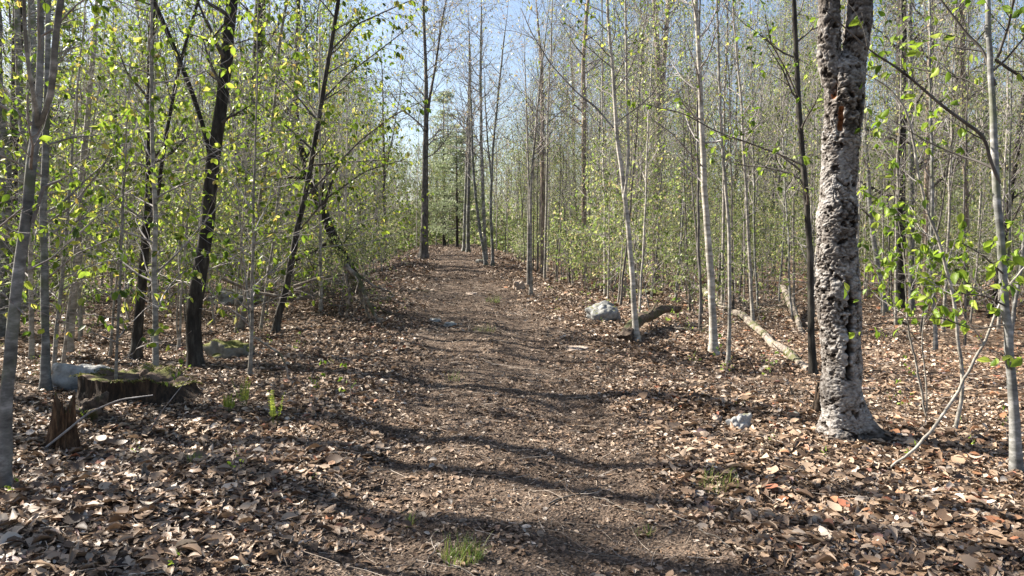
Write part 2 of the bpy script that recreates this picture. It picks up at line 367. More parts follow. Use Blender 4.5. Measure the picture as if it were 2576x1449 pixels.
def litter(mb, n, r0, r1, s0, s1, tpls, ppath, zmax, half=44, tilt=.45):
    x, y = wedge(n, r0, r1, half); pn = pathness(x, y)
    cl = fbm(x*1.1, y*1.1, 0, 55, 2)
    k = rng.uniform(size=n) < (1-pn*(1-ppath))*(.8+.5*cl); x, y, pn = x[k], y[k], pn[k]; n = len(x)
    z = hgt(x, y)+rng.uniform(.004, zmax, n)*(1-.6*pn)
    pos = np.stack([x, y, z], -1)
    th = rng.uniform(0, 6.283, n); ax = np.stack([np.cos(th), np.sin(th), rng.normal(0, tilt*.5, n)], -1)
    nm = np.stack([rng.normal(0, tilt, n), rng.normal(0, tilt, n), np.ones(n)], -1)
    sz = rng.uniform(s0, s1, n)*rng.uniform(.45, 1.2, n)*(1-.5*pn)
    pick = rng.integers(0, len(tpls), n); a = rng.beta(1.7, 1.9, n)**1.0
    a = np.where(rng.uniform(size=n) < .06+.07*ss(1.5, 3.5, x), rng.uniform(.88, 1, n), a*.9)
    a = np.clip(a-.12*pn, 0, 1)
    for i, tp in enumerate(tpls):
        m = pick == i; scatter(mb, pos[m], ax[m], nm[m], sz[m], tp, a[m])
mb = MB()
litter(mb, 34000, 2.2, 7.5, .05, .115, curls, .5, .035, tilt=.36)
litter(mb, 46000, 7.5, 15, .05, .10, curls, .55, .035, tilt=.34)
litter(mb, 60000, 15, 45, .08, .17, TQ, .4, .05)
litter(mb, 9000, 2, 9, .05, .10, TQ, .1, .03, 80)
tag(mb.build('leaf_litter', M_LITTER, smooth=True), 'dry brown and tan fallen leaves covering the forest floor', 'leaf litter', kind='stuff')
mb = MB()
litter(mb, 140000, 2.5, 9, .010, .055, [TL], 1.7, .026, 36, .8)
litter(mb, 120000, 9, 24, .02, .085, [TL], 1.7, .035, 30, .8)
litter(mb, 40000, 22, 55, .06, .16, [TL], 2.0, .05, 14, .7)
def straws(mb, n, r0, r1, l0, l1, rad, half=38):
    x, y = wedge(n, r0, r1, half); th = rng.uniform(0, 6.283, n); L_ = rng.uniform(l0, l1, n); s_ = np.linspace(-.5, .5, 5)
    bend = rng.normal(0, .25, n)[:, None]*(s_**2)[None]*L_[:, None]
    px = x[:, None]+np.cos(th)[:, None]*s_*L_[:, None]-np.sin(th)[:, None]*bend; py = y[:, None]+np.sin(th)[:, None]*s_*L_[:, None]+np.cos(th)[:, None]*bend
    pz = hgt(px, py)+rng.uniform(.008, .035, n)[:, None]+rng.normal(0, .1, n)[:, None]*s_*L_[:, None]
    tubes(mb, np.stack([px, py, pz], -1), rad*rng.uniform(.5, 1.5, n)[:, None]*np.linspace(1, .5, 5)[None], 3, rng.uniform(.1, 1, n))
straws(mb, 4500, 2.5, 9, .05, .30, .0017); straws(mb, 4000, 9, 20, .12, .6, .003)
tag(mb.build('leaf_crumbs', M_CRUMB), 'crumbled leaf fragments and soil crumbs trodden into the path', 'leaf crumbs', kind='stuff')

# ------------------------------------------------------------------ hero trees
def resample(pts, n):
    pts = np.asarray(pts, float); d = np.concatenate([[0], np.cumsum(np.linalg.norm(np.diff(pts[:, :3], axis=0), axis=1))])
    # Catmull-like smoothing through dense linear interpolation + smoothing
    s = np.linspace(0, d[-1], n); out = np.stack([np.interp(s, d, pts[:, i]) for i in range(pts.shape[1])], -1)
    for _ in range(max(1, n//14)):
        o2 = out.copy(); o2[1:-1] = (out[:-2]+2*out[1:-1]+out[2:])/4; out = o2
    return out
def px_limb(pts, Y, w_extra=None, ext=0, dY=0.0, n=40, z0=None):
    """pts [(u,v,width_px)], all at depth about Y -> (n,4) x,y,z,r"""
    Q = []
    for i, (u, v, wd) in enumerate(pts):
        yy = Y+dY*i/max(1, len(pts)-1)
        p = P(u, v, yy); Q.append([*p, wd/F*yy/2])
    Q = np.array(Q)
    if ext > 0:
        d = nrm(Q[-1, :3]-Q[-2, :3]); d[2] = max(d[2], .5); d = nrm(d)
        k = 4
        for i in range(1, k+1):
            j = rng.normal(0, .05, 3); Q = np.vstack([Q, [*(Q[-1, :3]+(d+j)*ext/k), max(Q[-1, 3]*.62, .004)]])
    return resample(Q, n)
def hero(name, label, cat, base, limbs, bark_m, twig_m, ext=3.0, nb=16, nt_=7, blen=1.1, leaf=.06, nleaf=5, keep=.6, b0=.25, tpl=TM, leaf_m=None, extra=(), sides=12, flare=1.5, group=None, ang=1.0, up=.5, dY=0.0, Yover=None, bratio=.42):
    g = G(*base); Y = Yover or g[1]
    if Yover: g = np.array([*P(base[0], base[1], Y)]); g[2] = float(hgt(g[0], g[1]))
    root = thing(name, label, cat, g, group)
    mb = MB(); LP_, LR_ = [], []
    for i, L_ in enumerate(limbs):
        q = px_limb(L_, Y, ext=ext*(1 if i == 0 else .7), n=44 if i == 0 else 24, dY=dY if i == 0 else rng.uniform(-.4, .5))
        if i == 0:
            q[0, 2] = g[2]-.06
            hh = q[:, 2]-g[2]; q[:, 3] *= 1+(flare-1)*np.exp(-hh/.12)
        q[:, :2] += np.cumsum(rng.normal(0, .004, (len(q), 2)), 0)*(1 if i == 0 else 0)
        tubes(mb, q[:, :3], q[:, 3]*(1+.06*fbm(np.arange(len(q))*.5, i, 0, 77, 2)), sides if i == 0 else 8, 0, 0, .05)
        LP_.append(resample(q, 24)[None, :, :3]); LR_.append(resample(q, 24)[None, :, 3])
    pp = np.concatenate(LP_); rr = np.concatenate(LR_)
    tw = MB(); fo = MB()
    if nb:
        b, br = grow(pp, rr, nb, b0, .98, ang, lambda t: blen*(1.15-.6*t), up=up, wob=.13, n=8, ratio=bratio, rmin=.0025)
        tubes(tw, b, br, 5)
        t2, r2 = grow(b, br, nt_, .15, 1.0, .75, blen*.42, up=.15, wob=.16, n=5, ratio=.6, rmin=.0013, flat=.5)
        tubes(tw, t2, r2, 3)
        if nleaf: leaves_on(fo, t2, max(2, nleaf//2) if tpl is TN else nleaf, leaf*1.25 if tpl is TN else leaf, tpl, keep=keep, cluster=2 if tpl is TN else 1)
        if nleaf: leaves_on(fo, b, 4, leaf, tpl, keep=keep, t0=.5)
    for (epts, eY, lk, ls, nsub) in extra:
        q = px_limb(epts, Y, n=26, dY=eY-Y); tubes(tw, q[:, :3], np.maximum(q[:, 3], .0015), 7, 0, 0, .08)
        if nsub:
            b, br = grow(q[None, :, :3], q[None, :, 3], nsub, .15, 1, .8, .38, up=.1, wob=.12, n=6, ratio=.5, rmin=.0012, flat=.4)
            tubes(tw, b, br, 4)
            if lk: leaves_on(fo, b, lk, ls, TN, keep=.9, drop=.7, t0=.35)
        elif lk: leaves_on(fo, q[None, :, :3], lk, ls, TN, drop=.7, t0=.2)
    mb.build('trunk', bark_m, root, origin=g)
    tw.build('branches', twig_m, root, origin=g)
    if fo.v: fo.build('foliage', leaf_m or (M_LEAFN if tpl is TN else M_LEAF), root, origin=g)
    return root
H = hero
# left side, near to far
H('grey_beech_tree', 'mottled grey tree at the left edge of the photo, forking into three limbs', 'tree', (12, 1232),
  [[(10, 1236, 33), (22, 1050, 31), (40, 875, 29), (60, 724, 27), (72, 600, 26), (88, 500, 25), (95, 400, 22), (97, 300, 21), (112, 250, 16), (113, 180, 15), (113, 60, 15), (116, -20, 15)],
   [(97, 320, 16), (90, 250, 11), (76, 215, 10), (62, 75, 9), (60, -20, 8)], [(97, 315, 17), (124, 272, 16), (133, 210, 16), (138, 100, 16), (156, -20, 17)]],
  M_GREY, M_TWIG, ext=3, nb=12, nt_=7, blen=.9, leaf=.05, nleaf=6, keep=.6, b0=.3, tpl=TN, flare=1.4,
  extra=[([(82, 560, 10), (110, 470, 8), (155, 452, 6)], 4.6, 0, .05, 0), ([(70, 680, 5), (130, 650, 4), (200, 585, 3), (250, 540, 3)], 4.6, 3, .06, 5), ([(0, 570, 5), (60, 520, 4)], 4.4, 3, .06, 4), ([(60, 790, 4), (10, 740, 3), (-20, 730, 3)], 4.5, 3, .06, 3)])
H('grey_tree', 'slim straight grey tree right behind the forked one at the left edge', 'tree', (115, 985),
  [[(114, 988, 21), (118, 862, 20), (115, 724, 18), (115, 500, 17), (118, 350, 15), (122, 200, 13), (128, 0, 12)]], M_GREY, M_TWIG, nb=14, leaf=.055, nleaf=6, tpl=TN, b0=.2,
  extra=[([(118, 560, 5), (180, 520, 4), (260, 420, 3), (300, 330, 3)], 7.5, 5, .06, 7), ([(120, 700, 5), (190, 640, 4), (280, 600, 3)], 7.3, 5, .06, 6)])
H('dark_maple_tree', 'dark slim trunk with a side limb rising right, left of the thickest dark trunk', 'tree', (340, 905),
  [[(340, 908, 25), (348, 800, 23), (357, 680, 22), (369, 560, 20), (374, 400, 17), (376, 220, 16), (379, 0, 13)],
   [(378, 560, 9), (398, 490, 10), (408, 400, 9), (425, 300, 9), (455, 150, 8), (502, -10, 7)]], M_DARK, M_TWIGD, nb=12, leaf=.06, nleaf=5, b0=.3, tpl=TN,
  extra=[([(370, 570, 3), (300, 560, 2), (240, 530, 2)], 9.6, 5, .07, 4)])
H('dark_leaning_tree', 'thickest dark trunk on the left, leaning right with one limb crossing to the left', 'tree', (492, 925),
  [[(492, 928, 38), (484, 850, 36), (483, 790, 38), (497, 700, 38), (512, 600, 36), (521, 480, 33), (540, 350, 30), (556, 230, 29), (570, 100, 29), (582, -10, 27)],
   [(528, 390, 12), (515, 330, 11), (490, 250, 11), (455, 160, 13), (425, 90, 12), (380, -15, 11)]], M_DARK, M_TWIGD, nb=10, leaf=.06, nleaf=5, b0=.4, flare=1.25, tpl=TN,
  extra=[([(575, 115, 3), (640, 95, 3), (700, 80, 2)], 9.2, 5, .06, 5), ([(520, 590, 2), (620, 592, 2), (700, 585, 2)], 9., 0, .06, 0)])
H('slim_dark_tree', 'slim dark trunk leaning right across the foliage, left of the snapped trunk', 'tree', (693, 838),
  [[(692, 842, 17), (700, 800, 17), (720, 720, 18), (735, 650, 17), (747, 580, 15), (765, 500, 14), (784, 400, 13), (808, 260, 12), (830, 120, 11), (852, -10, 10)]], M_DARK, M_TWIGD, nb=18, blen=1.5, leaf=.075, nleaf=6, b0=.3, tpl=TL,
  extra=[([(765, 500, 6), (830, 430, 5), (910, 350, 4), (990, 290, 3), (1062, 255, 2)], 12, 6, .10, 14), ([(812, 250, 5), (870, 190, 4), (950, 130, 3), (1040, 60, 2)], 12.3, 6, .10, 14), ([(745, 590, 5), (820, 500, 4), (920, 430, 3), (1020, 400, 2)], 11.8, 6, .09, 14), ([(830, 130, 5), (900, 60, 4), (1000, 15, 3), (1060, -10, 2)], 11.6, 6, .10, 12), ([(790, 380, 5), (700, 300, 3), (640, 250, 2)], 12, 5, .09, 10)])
H('pale_leaning_sapling', 'pale slender leaning stem between the two dark trunks on the left', 'tree', (605, 833),
  [[(603, 836, 14), (614, 780, 13), (628, 700, 12), (640, 600, 10), (650, 520, 9), (670, 400, 9), (690, 250, 8), (702, 100, 7), (722, -10, 7)]], M_PALE, M_TWIG, nb=18, blen=1.2, leaf=.065, nleaf=7, b0=.3)
H('twin_pale_sapling', 'wavy pale twin stems just left of the thickest dark trunk', 'sapling', (447, 885),
  [[(447, 888, 8), (453, 830, 6), (452, 760, 6), (460, 680, 5), (470, 560, 5), (485, 420, 4), (500, 250, 4), (510, 100, 3)], [(450, 860, 5), (443, 820, 4), (447, 770, 4), (450, 700, 4), (458, 600, 3), (463, 480, 3)]],
  M_PALE, M_TWIG, ext=1.5, nb=14, blen=.9, leaf=.06, nleaf=6, b0=.35)
H('pale_beech_tree', 'pale straight tree on the left between the grey and the dark trunks', 'tree', (172, 885),
  [[(172, 888, 19), (182, 780, 18), (192, 680, 17), (200, 560, 17), (207, 450, 15), (222, 300, 13), (240, 120, 12), (252, -10, 11)]], M_PALE, M_TWIG, nb=20, blen=1.3, leaf=.06, nleaf=7, b0=.25)
H('thin_pale_sapling', 'thin pale stem with a crooked foot beside the pale straight tree', 'sapling', (158, 920),
  [[(158, 923, 8), (168, 860, 7), (172, 790, 7), (185, 640, 5), (200, 500, 4), (225, 350, 4), (250, 200, 3)]], M_PALE, M_TWIG, ext=1.5, nb=14, blen=.9, leaf=.06, nleaf=6, b0=.3)
H('thin_grey_sapling', 'thin grey stem alone in the leaf litter left of the dark slim trunk', 'sapling', (275, 900),
  [[(275, 902, 7), (281, 820, 6), (287, 720, 5), (300, 600, 5), (306, 450, 4), (318, 300, 3)]], M_PALE, M_TWIG, ext=1.5, nb=14, blen=.9, leaf=.06, nleaf=6, b0=.3)
H('old_dark_tree', 'broad dark old trunk far behind at the left edge', 'tree', (30, 752),
  [[(30, 752, 28), (34, 500, 27), (40, 200, 25), (44, -10, 24)]], M_DARK, M_TWIGD, ext=6, nb=16, blen=2.4, leaf=.09, nleaf=4, b0=.3)
H('broad_dark_tree', 'broad dark trunk in the leaves behind the pale leaning stem', 'tree', (612, 700),
  [[(612, 702, 36), (618, 500, 34), (636, 300, 32), (652, 100, 28), (656, -10, 27)]], M_DARK, M_TWIGD, ext=6, nb=24, blen=3, leaf=.11, nleaf=5, b0=.15)
H('upright_dark_tree', 'straight dark trunk behind the snapped leaning trunk', 'tree', (746, 705),
  [[(746, 706, 24), (745, 560, 24), (744, 430, 22), (742, 250, 16), (748, 50, 12)]], M_DARK, M_TWIGD, ext=5, nb=24, blen=2.6, leaf=.10, nleaf=5, b0=.15)
# centre
H('tall_centre_tree', 'tall dark trunk standing at the left rim of the path where it narrows', 'tree', (1066, 650),
  [[(1065, 652, 23), (1067, 600, 20), (1069, 500, 18), (1070, 400, 15), (1072, 300, 12), (1070, 180, 9), (1066, 60, 7), (1064, -10, 6)],
   [(1072, 310, 8), (1082, 240, 7), (1096, 165, 6), (1106, 90, 5), (1118, 20, 4)]], M_DGREY, M_TWIG, ext=3, nb=34, nt_=24, blen=3.6, leaf=.11, nleaf=4, keep=.4, b0=.3, up=.35, leaf_m=M_BUD, flare=1.35, bratio=.25)
for k, (lab, bs, lm) in enumerate([
    ('left one of the two thin trunks close together where the path vanishes', (1166, 632), [[(1166, 633, 8), (1170, 500, 7), (1176, 320, 6), (1178, 200, 4)]]),
    ('right one of the two thin trunks close together where the path vanishes', (1178, 634), [[(1178, 635, 10), (1180, 450, 8), (1184, 250, 6), (1180, 100, 4)]]),
    ('bare slim tree leaning left at the right rim of the far path', (1224, 668), [[(1224, 670, 9), (1212, 600, 8), (1198, 500, 7), (1190, 400, 6), (1184, 250, 4)]]),
    ('tall bare slim tree rising into the blue gap right of the far path', (1222, 655), [[(1222, 656, 9), (1216, 520, 9), (1211, 380, 8), (1208, 220, 7), (1209, 60, 5)]]),
    ('bare slim forked tree just right of the far path', (1240, 668), [[(1240, 669, 8), (1234, 520, 7), (1240, 380, 6), (1256, 220, 5), (1268, 110, 4)], [(1236, 450, 5), (1226, 350, 4), (1219, 230, 3)]])]):
    H('bare_slim_tree', lab, 'tree', bs, lm, M_GREY, M_TWIG, ext=2, nb=22, nt_=10, blen=2.2, leaf=.09, nleaf=3, keep=.2, b0=.35, up=.6, leaf_m=M_BUD, sides=8)
# right
H('pale_twin_sapling', 'pale upright pair of stems beside the tan stone right of the path', 'sapling', (1334, 745),
  [[(1335, 746, 9), (1334, 620, 8), (1333, 500, 7), (1339, 400, 6), (1348, 280, 5), (1362, 150, 4)], [(1328, 716, 7), (1329, 600, 5), (1331, 480, 5), (1326, 330, 4), (1322, 200, 3)]],
  M_PALE, M_TWIG, ext=2, nb=24, nt_=9, blen=1.6, leaf=.06, nleaf=3, keep=.25, b0=.4, up=.8, leaf_m=M_BUD)
H('pale_forked_sapling', 'tall pale forked tree leaning left, its foot in front of the curved root log', 'tree', (1600, 853),
  [[(1601, 856, 15), (1592, 760, 14), (1585, 640, 13), (1570, 500, 12), (1560, 420, 11), (1548, 350, 10), (1540, 200, 9), (1528, 75, 8), (1522, -10, 7)],
   [(1570, 500, 8), (1583, 400, 7), (1577, 250, 6), (1574, 50, 5), (1573, -10, 5)]], M_PALE, M_TWIG, nb=26, nt_=8, blen=1.3, leaf=.07, nleaf=4, keep=.55, b0=.4, up=.7,
  extra=[([(1543, 322, 5), (1500, 270, 5), (1453, 235, 4), (1388, 165, 3), (1338, 85, 3), (1310, 20, 2)], 11.4, 3, .06, 8)])
H('pale_straight_tree', 'straight pale tree on the bank right of the path, thickest of the pale ones', 'tree', (1795, 888),
  [[(1795, 892, 21), (1793, 800, 19), (1789, 700, 18), (1783, 600, 17), (1773, 500, 15), (1770, 400, 14), (1762, 225, 12), (1754, 50, 11), (1751, -10, 11)]], M_PALE, M_TWIG, nb=20, nt_=8, blen=1.3, leaf=.055, nleaf=4, keep=.45, b0=.3, up=.7,
  extra=[([(1768, 420, 4), (1735, 385, 4), (1690, 335, 3), (1640, 300, 2)], 9.9, 3, .06, 5)])
H('pale_crooked_sapling', 'crooked thin pale stem just right of the straight pale tree', 'sapling', (1832, 920),
  [[(1830, 924, 12), (1836, 870, 10), (1834, 780, 9), (1833, 680, 9), (1828, 525, 8), (1818, 425, 8), (1811, 300, 7), (1803, 150, 6), (1798, -10, 5)]], M_PALE, M_TWIG, nb=16, nt_=8, blen=1.1, leaf=.055, nleaf=4, keep=.45, b0=.35, up=.6, flare=1.2)
H('brown_forked_tree', 'tall brown shaggy tree forking high up, mid right of the photo', 'tree', (1648, 712),
  [[(1648, 714, 24), (1652, 560, 22), (1657, 400, 20), (1660, 280, 18), (1656, 150, 14), (1646, -10, 12)], [(1660, 290, 14), (1670, 160, 12), (1682, -10, 11)]], M_BROWN, M_TWIG, ext=6, nb=24, nt_=10, blen=2.6, leaf=.08, nleaf=4, keep=.3, b0=.35, leaf_m=M_BUD)
H('brown_bare_tree', 'tall brown tree seen against the sky left of the brown forked tree', 'tree', (1470, 700),
  [[(1470, 700, 13), (1468, 500, 13), (1466, 300, 12), (1462, 150, 10), (1476, -10, 8)]], M_BROWN, M_TWIG, ext=5, nb=24, nt_=10, blen=2.6, leaf=.09, nleaf=4, keep=.3, b0=.35, leaf_m=M_BUD)
H('brown_bare_tree', 'tall thin tree near the middle of the photo right of the blue gap', 'tree', (1365, 690),
  [[(1365, 690, 11), (1364, 500, 11), (1362, 300, 9), (1360, 160, 7), (1352, 60, 5)]], M_BROWN, M_TWIG, ext=2, nb=24, nt_=10, blen=2.6, leaf=.09, nleaf=4, keep=.3, b0=.35, leaf_m=M_BUD)
H('slim_olive_tree', 'slim dark olive trunk standing close left of the rough old tree', 'tree', (2046, 945),
  [[(2046, 948, 21), (2042, 850, 17), (2039, 700, 16), (2031, 560, 15), (2020, 430, 14), (2008, 250, 13), (1998, 100, 12), (1991, -10, 11)]], M_DARK, M_TWIGD, nb=18, blen=1.1, leaf=.06, nleaf=5, keep=.5, b0=.25, tpl=TN, flare=1.2,
  extra=[([(2018, 415, 5), (1960, 388, 4), (1890, 362, 4), (1800, 330, 3), (1720, 285, 3), (1620, 262, 2)], 7.0, 7, .075, 10), ([(2005, 240, 4), (1975, 170, 3), (1940, 110, 3), (1925, 40, 2)], 7.6, 4, .065, 6)])
H('grey_curving_tree', 'smooth grey tree near the right edge of the photo, swelling at its foot', 'tree', (2556, 1190),
  [[(2558, 1194, 29), (2556, 1110, 26), (2552, 1024, 23), (2541, 874, 20), (2528, 724, 20), (2518, 550, 18), (2508, 400, 16), (2507, 250, 15), (2502, 100, 13), (2500, -10, 13)]], M_GREY, M_TWIGD, nb=8, blen=.8, leaf=.06, nleaf=5, keep=.6, b0=.3, tpl=TN, flare=1.2,
  extra=[([(2514, 462, 9), (2487, 392, 9), (2477, 342, 9), (2422, 305, 8), (2357, 255, 7), (2307, 210, 6), (2257, 170, 6), (2192, 130, 4), (2132, 75, 4), (2070, 20, 3)], 4.75, 2, .07, 6),
         ([(2510, 145, 7), (2537, 65, 6), (2552, -10, 6)], 4.9, 3, .08, 3), ([(2505, 215, 7), (2472, 125, 7), (2432, 85, 6), (2367, 0, 5), (2340, -30, 4)], 5.3, 4, .07, 8),
         ([(2504, 150, 7), (2540, 175, 7), (2580, 200, 6)], 5.1, 3, .07, 3), ([(2500, 240, 5), (2430, 200, 4), (2350, 180, 3), (2240, 160, 2)], 5.6, 3, .075, 8), ([(2525, 690, 5), (2470, 640, 4), (2420, 612, 3)], 4.7, 4, .08, 5),
         ([(2530, 770, 5), (2480, 745, 4), (2400, 735, 3)], 4.9, 3, .07, 4), ([(2535, 815, 4), (2450, 830, 3), (2370, 800, 3), (2200, 800, 2)], 5.2, 4, .07, 6), ([(2545, 930, 4), (2520, 890, 3), (2490, 880, 3)], 4.4, 5, .085, 3)])
H('pale_winding_sapling', 'pale winding stem arching left high up, right of the rough old tree', 'sapling', (2402, 1085),
  [[(2401, 1087, 9), (2412, 1040, 10), (2424, 1004, 9), (2424, 924, 9), (2410, 849, 8), (2397, 724, 8), (2382, 675, 7), (2362, 600, 7), (2332, 525, 6), (2310, 440, 6), (2302, 350, 6), (2282, 270, 5), (2247, 220, 4), (2207, 200, 3)]],
  M_PALE, M_TWIG, ext=.4, nb=12, blen=.7, leaf=.06, nleaf=4, keep=.5, b0=.3, tpl=TN, flare=1.1)
H('arching_sapling', 'thin pole rising in a long arch from the leaves to the right edge tree', 'sapling', (2227, 1181),
  [[(2227, 1183, 5), (2307, 1124, 8), (2367, 1049, 8), (2407, 984, 7), (2437, 924, 7), (2472, 864, 7), (2484, 824, 6), (2517, 749, 6), (2560, 690, 5), (2610, 640, 4)]],
  M_PALE, M_TWIG, ext=.3, nb=7, blen=.6, leaf=.06, nleaf=4, keep=.6, b0=.5, tpl=TN, flare=1.0)
H('thin_twin_sapling', 'thin pale stems in the sunny leaves between the rough old tree and the winding stem', 'sapling', (2330, 1055),
  [[(2332, 1056, 5), (2326, 1000, 6), (2317, 950, 6), (2302, 864, 5), (2284, 749, 4), (2275, 650, 3)], [(2332, 1035, 4), (2330, 960, 4), (2318, 860, 3), (2330, 760, 3)]],
  M_PALE, M_TWIG, ext=.6, nb=10, blen=.6, leaf=.06, nleaf=4, keep=.7, b0=.4, tpl=TN, flare=1.0)
for lab, bs, lm, bm in [
    ('broad dark trunk behind, right of the rough old tree', (2262, 778), [[(2262, 780, 28), (2264, 500, 26), (2268, 250, 24), (2270, -10, 22)]], M_DARK),
    ('slimmer grey trunk next to the broad dark one right of the rough old tree', (2293, 785), [[(2293, 786, 14), (2294, 500, 13), (2290, 200, 12), (2288, -10, 11)]], M_GREY),
    ('grey trunk third in the row behind the pale winding stem', (2327, 768), [[(2327, 770, 18), (2331, 500, 17), (2335, 250, 16), (2340, -10, 14)]], M_BROWN),
    ('leaning thin trunk directly right of the rough old tree, in the background', (2228, 786), [[(2228, 787, 13), (2205, 650, 12), (2190, 540, 11), (2184, 400, 9), (2176, 200, 8)]], M_GREY),
    ('dark trunk leaning right in the background at the right edge', (2495, 800), [[(2495, 800, 15), (2520, 620, 15), (2546, 470, 14), (2572, 300, 13)]], M_DARK),
    ('pale grey trunk in the background left of the right edge tree', (2430, 770), [[(2430, 770, 13), (2432, 500, 12), (2425, 250, 12), (2420, -10, 11)]], M_BROWN)]:
    H('woodland_tree', lab, 'tree', bs, lm, bm, M_TWIGD, ext=5, nb=24, nt_=9, blen=2.2, leaf=.08, nleaf=4, keep=.5, b0=.2, up=.3)

# the rough old tree -------------------------------------------------------
def rough_tree():
    g = G(2122, 1112); Y = g[1]
    root = thing('rough_old_tree', 'thick old tree with lumpy flaking grey bark and a dark split, forked at the top', 'tree', g)
    def body(pts, n, m, flare=0, seed=0, slit=True):
        Q = np.array([[*P(u, v, Y+.15), wd/F*(Y+.15)/2, v] for u, v, wd in pts])
        d = np.concatenate([[0], np.cumsum(np.linalg.norm(np.diff(Q[:, :3], axis=0), axis=1))])
        s = np.linspace(0, d[-1], n); q = np.stack([np.interp(s, d, Q[:, i]) for i in range(5)], -1); q[:, 3] *= .87
        ker = np.hanning(n//22+3); ker /= ker.sum(); h_ = len(ker)//2
        for i in range(4): q[:, i] = np.convolve(np.pad(q[:, i], h_, mode='reflect', reflect_type='odd'), ker, 'same')[h_:-h_]
        th = np.linspace(0, 2*np.pi, m, endpoint=False)
        T_, I_ = np.meshgrid(th, np.arange(n)); r = q[I_, 3]; zc = q[I_, 2]; vv = q[I_, 4]
        cx, cy = np.cos(T_), np.sin(T_)          # th=-pi/2 faces the camera
        ux, uy = cx*r, cy*r
        lump = fbm(ux*6, uy*6, zc*5, 101+seed, 2)*.16*r
        wx = fbm(ux*9, uy*9, zc*9, 7, 2); wy = fbm(ux*9+5, uy*9, zc*9, 17, 2)
        w1 = worley(ux*19+wx*1.8, uy*19, zc*21+wy*1.8, 5+seed); w2 = worley(ux*40+wy*2, uy*40, zc*52+wx*2, 9+seed)
        reg = ss(-.25, .25, fbm(ux*5, uy*5, zc*4, 44, 2))
        hi = (.35+.65*ss(985, 860, vv))*(.25+.75*reg)
        rid = 1-np.abs(fbm(ux*15+wx, uy*15, zc*17+wy, 71, 4))*3.2
        plate = (.55-w1)*.017*hi+(.5-w2)*.012*(.3+.7*hi)+fbm(ux*60, uy*60, zc*80, 88, 3)*.006-np.clip(rid, 0, 1)**2*.012*(.3+.7*hi)
        pit = -.026*ss(.25, .45, fbm(ux*19+wy, uy*19, zc*22, 60, 3))*(.35+.65*hi)
        rr_ = r+lump+plate+pit
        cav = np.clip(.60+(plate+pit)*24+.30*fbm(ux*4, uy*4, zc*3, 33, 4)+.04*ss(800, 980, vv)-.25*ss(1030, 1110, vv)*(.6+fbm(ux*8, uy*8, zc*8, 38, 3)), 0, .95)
        ang = np.angle(np.exp(1j*(T_+np.pi/2)))       # 0 = facing camera, positive to the right
        if slit:
            c0 = np.interp(vv, [690, 760, 850, 950], [.05, .22, .05, -.05]); wv = .10+.05*np.sin(vv*.11)+.03*np.sin(vv*.31)
            sl = ss(wv*1.5, wv*.4, np.abs(ang-c0))*ss(680, 740, vv)*ss(965, 900, vv)
            rr_ -= sl*.11; cav = cav*(1-sl*.95)
            sh = ss(.22, .1, np.abs(ang+.55+.03*np.sin(vv*.2)))*ss(262, 290, vv)*ss(345, 318, vv)
            rr_ -= sh*.06; cav = np.where(sh > .35, 1.5, cav)
            sh2 = ss(.28, .1, np.abs(ang+.98))*ss(180, 200, vv)*ss(262, 240, vv); rr_ -= sh2*.05; cav = np.where(sh2 > .35, 1.5, cav)
        if flare:
            hh = np.clip(zc-g[2], 0, 9)
            rt = 1+.16*np.cos(T_*4+.8)*np.exp(-hh/.10)
            rr_ = rr_*(1+.28*np.exp(-hh/.13))*rt + np.exp(-hh/.13)*.19*np.exp(-((np.angle(np.exp(1j*(T_+.3))))/.42)**2)+np.exp(-hh/.1)*.07*np.exp(-((np.angle(np.exp(1j*(T_+2.4))))/.35)**2)
        v = np.stack([q[I_, 0]+cx*rr_, q[I_, 1]+cy*rr_, zc], -1)
        idx = np.arange(n*m).reshape(n, m); n2 = np.roll(idx, -1, 1)
        f = np.stack([idx[:-1], n2[:-1], n2[1:], idx[1:]], -1).reshape(-1, 4)
        return v.reshape(-1, 3), f, cav.ravel(), q
    mb = MB()
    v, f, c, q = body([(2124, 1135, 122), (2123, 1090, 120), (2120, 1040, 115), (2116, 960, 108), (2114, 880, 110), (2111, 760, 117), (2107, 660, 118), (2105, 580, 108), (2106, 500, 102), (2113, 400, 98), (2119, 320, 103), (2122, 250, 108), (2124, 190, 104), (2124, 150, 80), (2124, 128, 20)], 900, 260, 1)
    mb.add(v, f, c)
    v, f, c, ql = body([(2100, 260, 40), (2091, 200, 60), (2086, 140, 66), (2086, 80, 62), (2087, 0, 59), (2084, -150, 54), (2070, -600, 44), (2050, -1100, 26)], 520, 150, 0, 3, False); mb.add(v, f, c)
    v, f, c, qr = body([(2140, 280, 40), (2148, 200, 64), (2153, 130, 70), (2160, 60, 70), (2164, 0, 68), (2178, -150, 60), (2220, -600, 48), (2270, -1300, 20)], 560, 150, 0, 6, False); mb.add(v, f, c)
    m, t, b = mat('flaking_grey_bark'); L = t.links.new
    at = N(t, 'ShaderNodeAttribute'); at.attribute_name = 'rnd'; tc = N(t, 'ShaderNodeTexCoord')
    mp = N(t, 'ShaderNodeMapping'); mp.inputs['Scale'].default_value = (16, 16, 26); L(tc.outputs['Object'], mp.inputs[0])
    n1 = N(t, 'ShaderNodeTexNoise', Scale=1.0, Detail=8.0, Roughness=.7); L(mp.outputs[0], n1.inputs['Vector'])
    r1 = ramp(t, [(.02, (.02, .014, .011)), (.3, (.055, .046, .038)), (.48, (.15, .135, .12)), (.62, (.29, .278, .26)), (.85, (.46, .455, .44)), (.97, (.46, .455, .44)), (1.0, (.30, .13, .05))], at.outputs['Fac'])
    r2 = ramp(t, [(.35, (.28, .25, .24)), (.5, (.72, .69, .68)), (.68, (1.15, 1.14, 1.13))], n1.outputs[0])
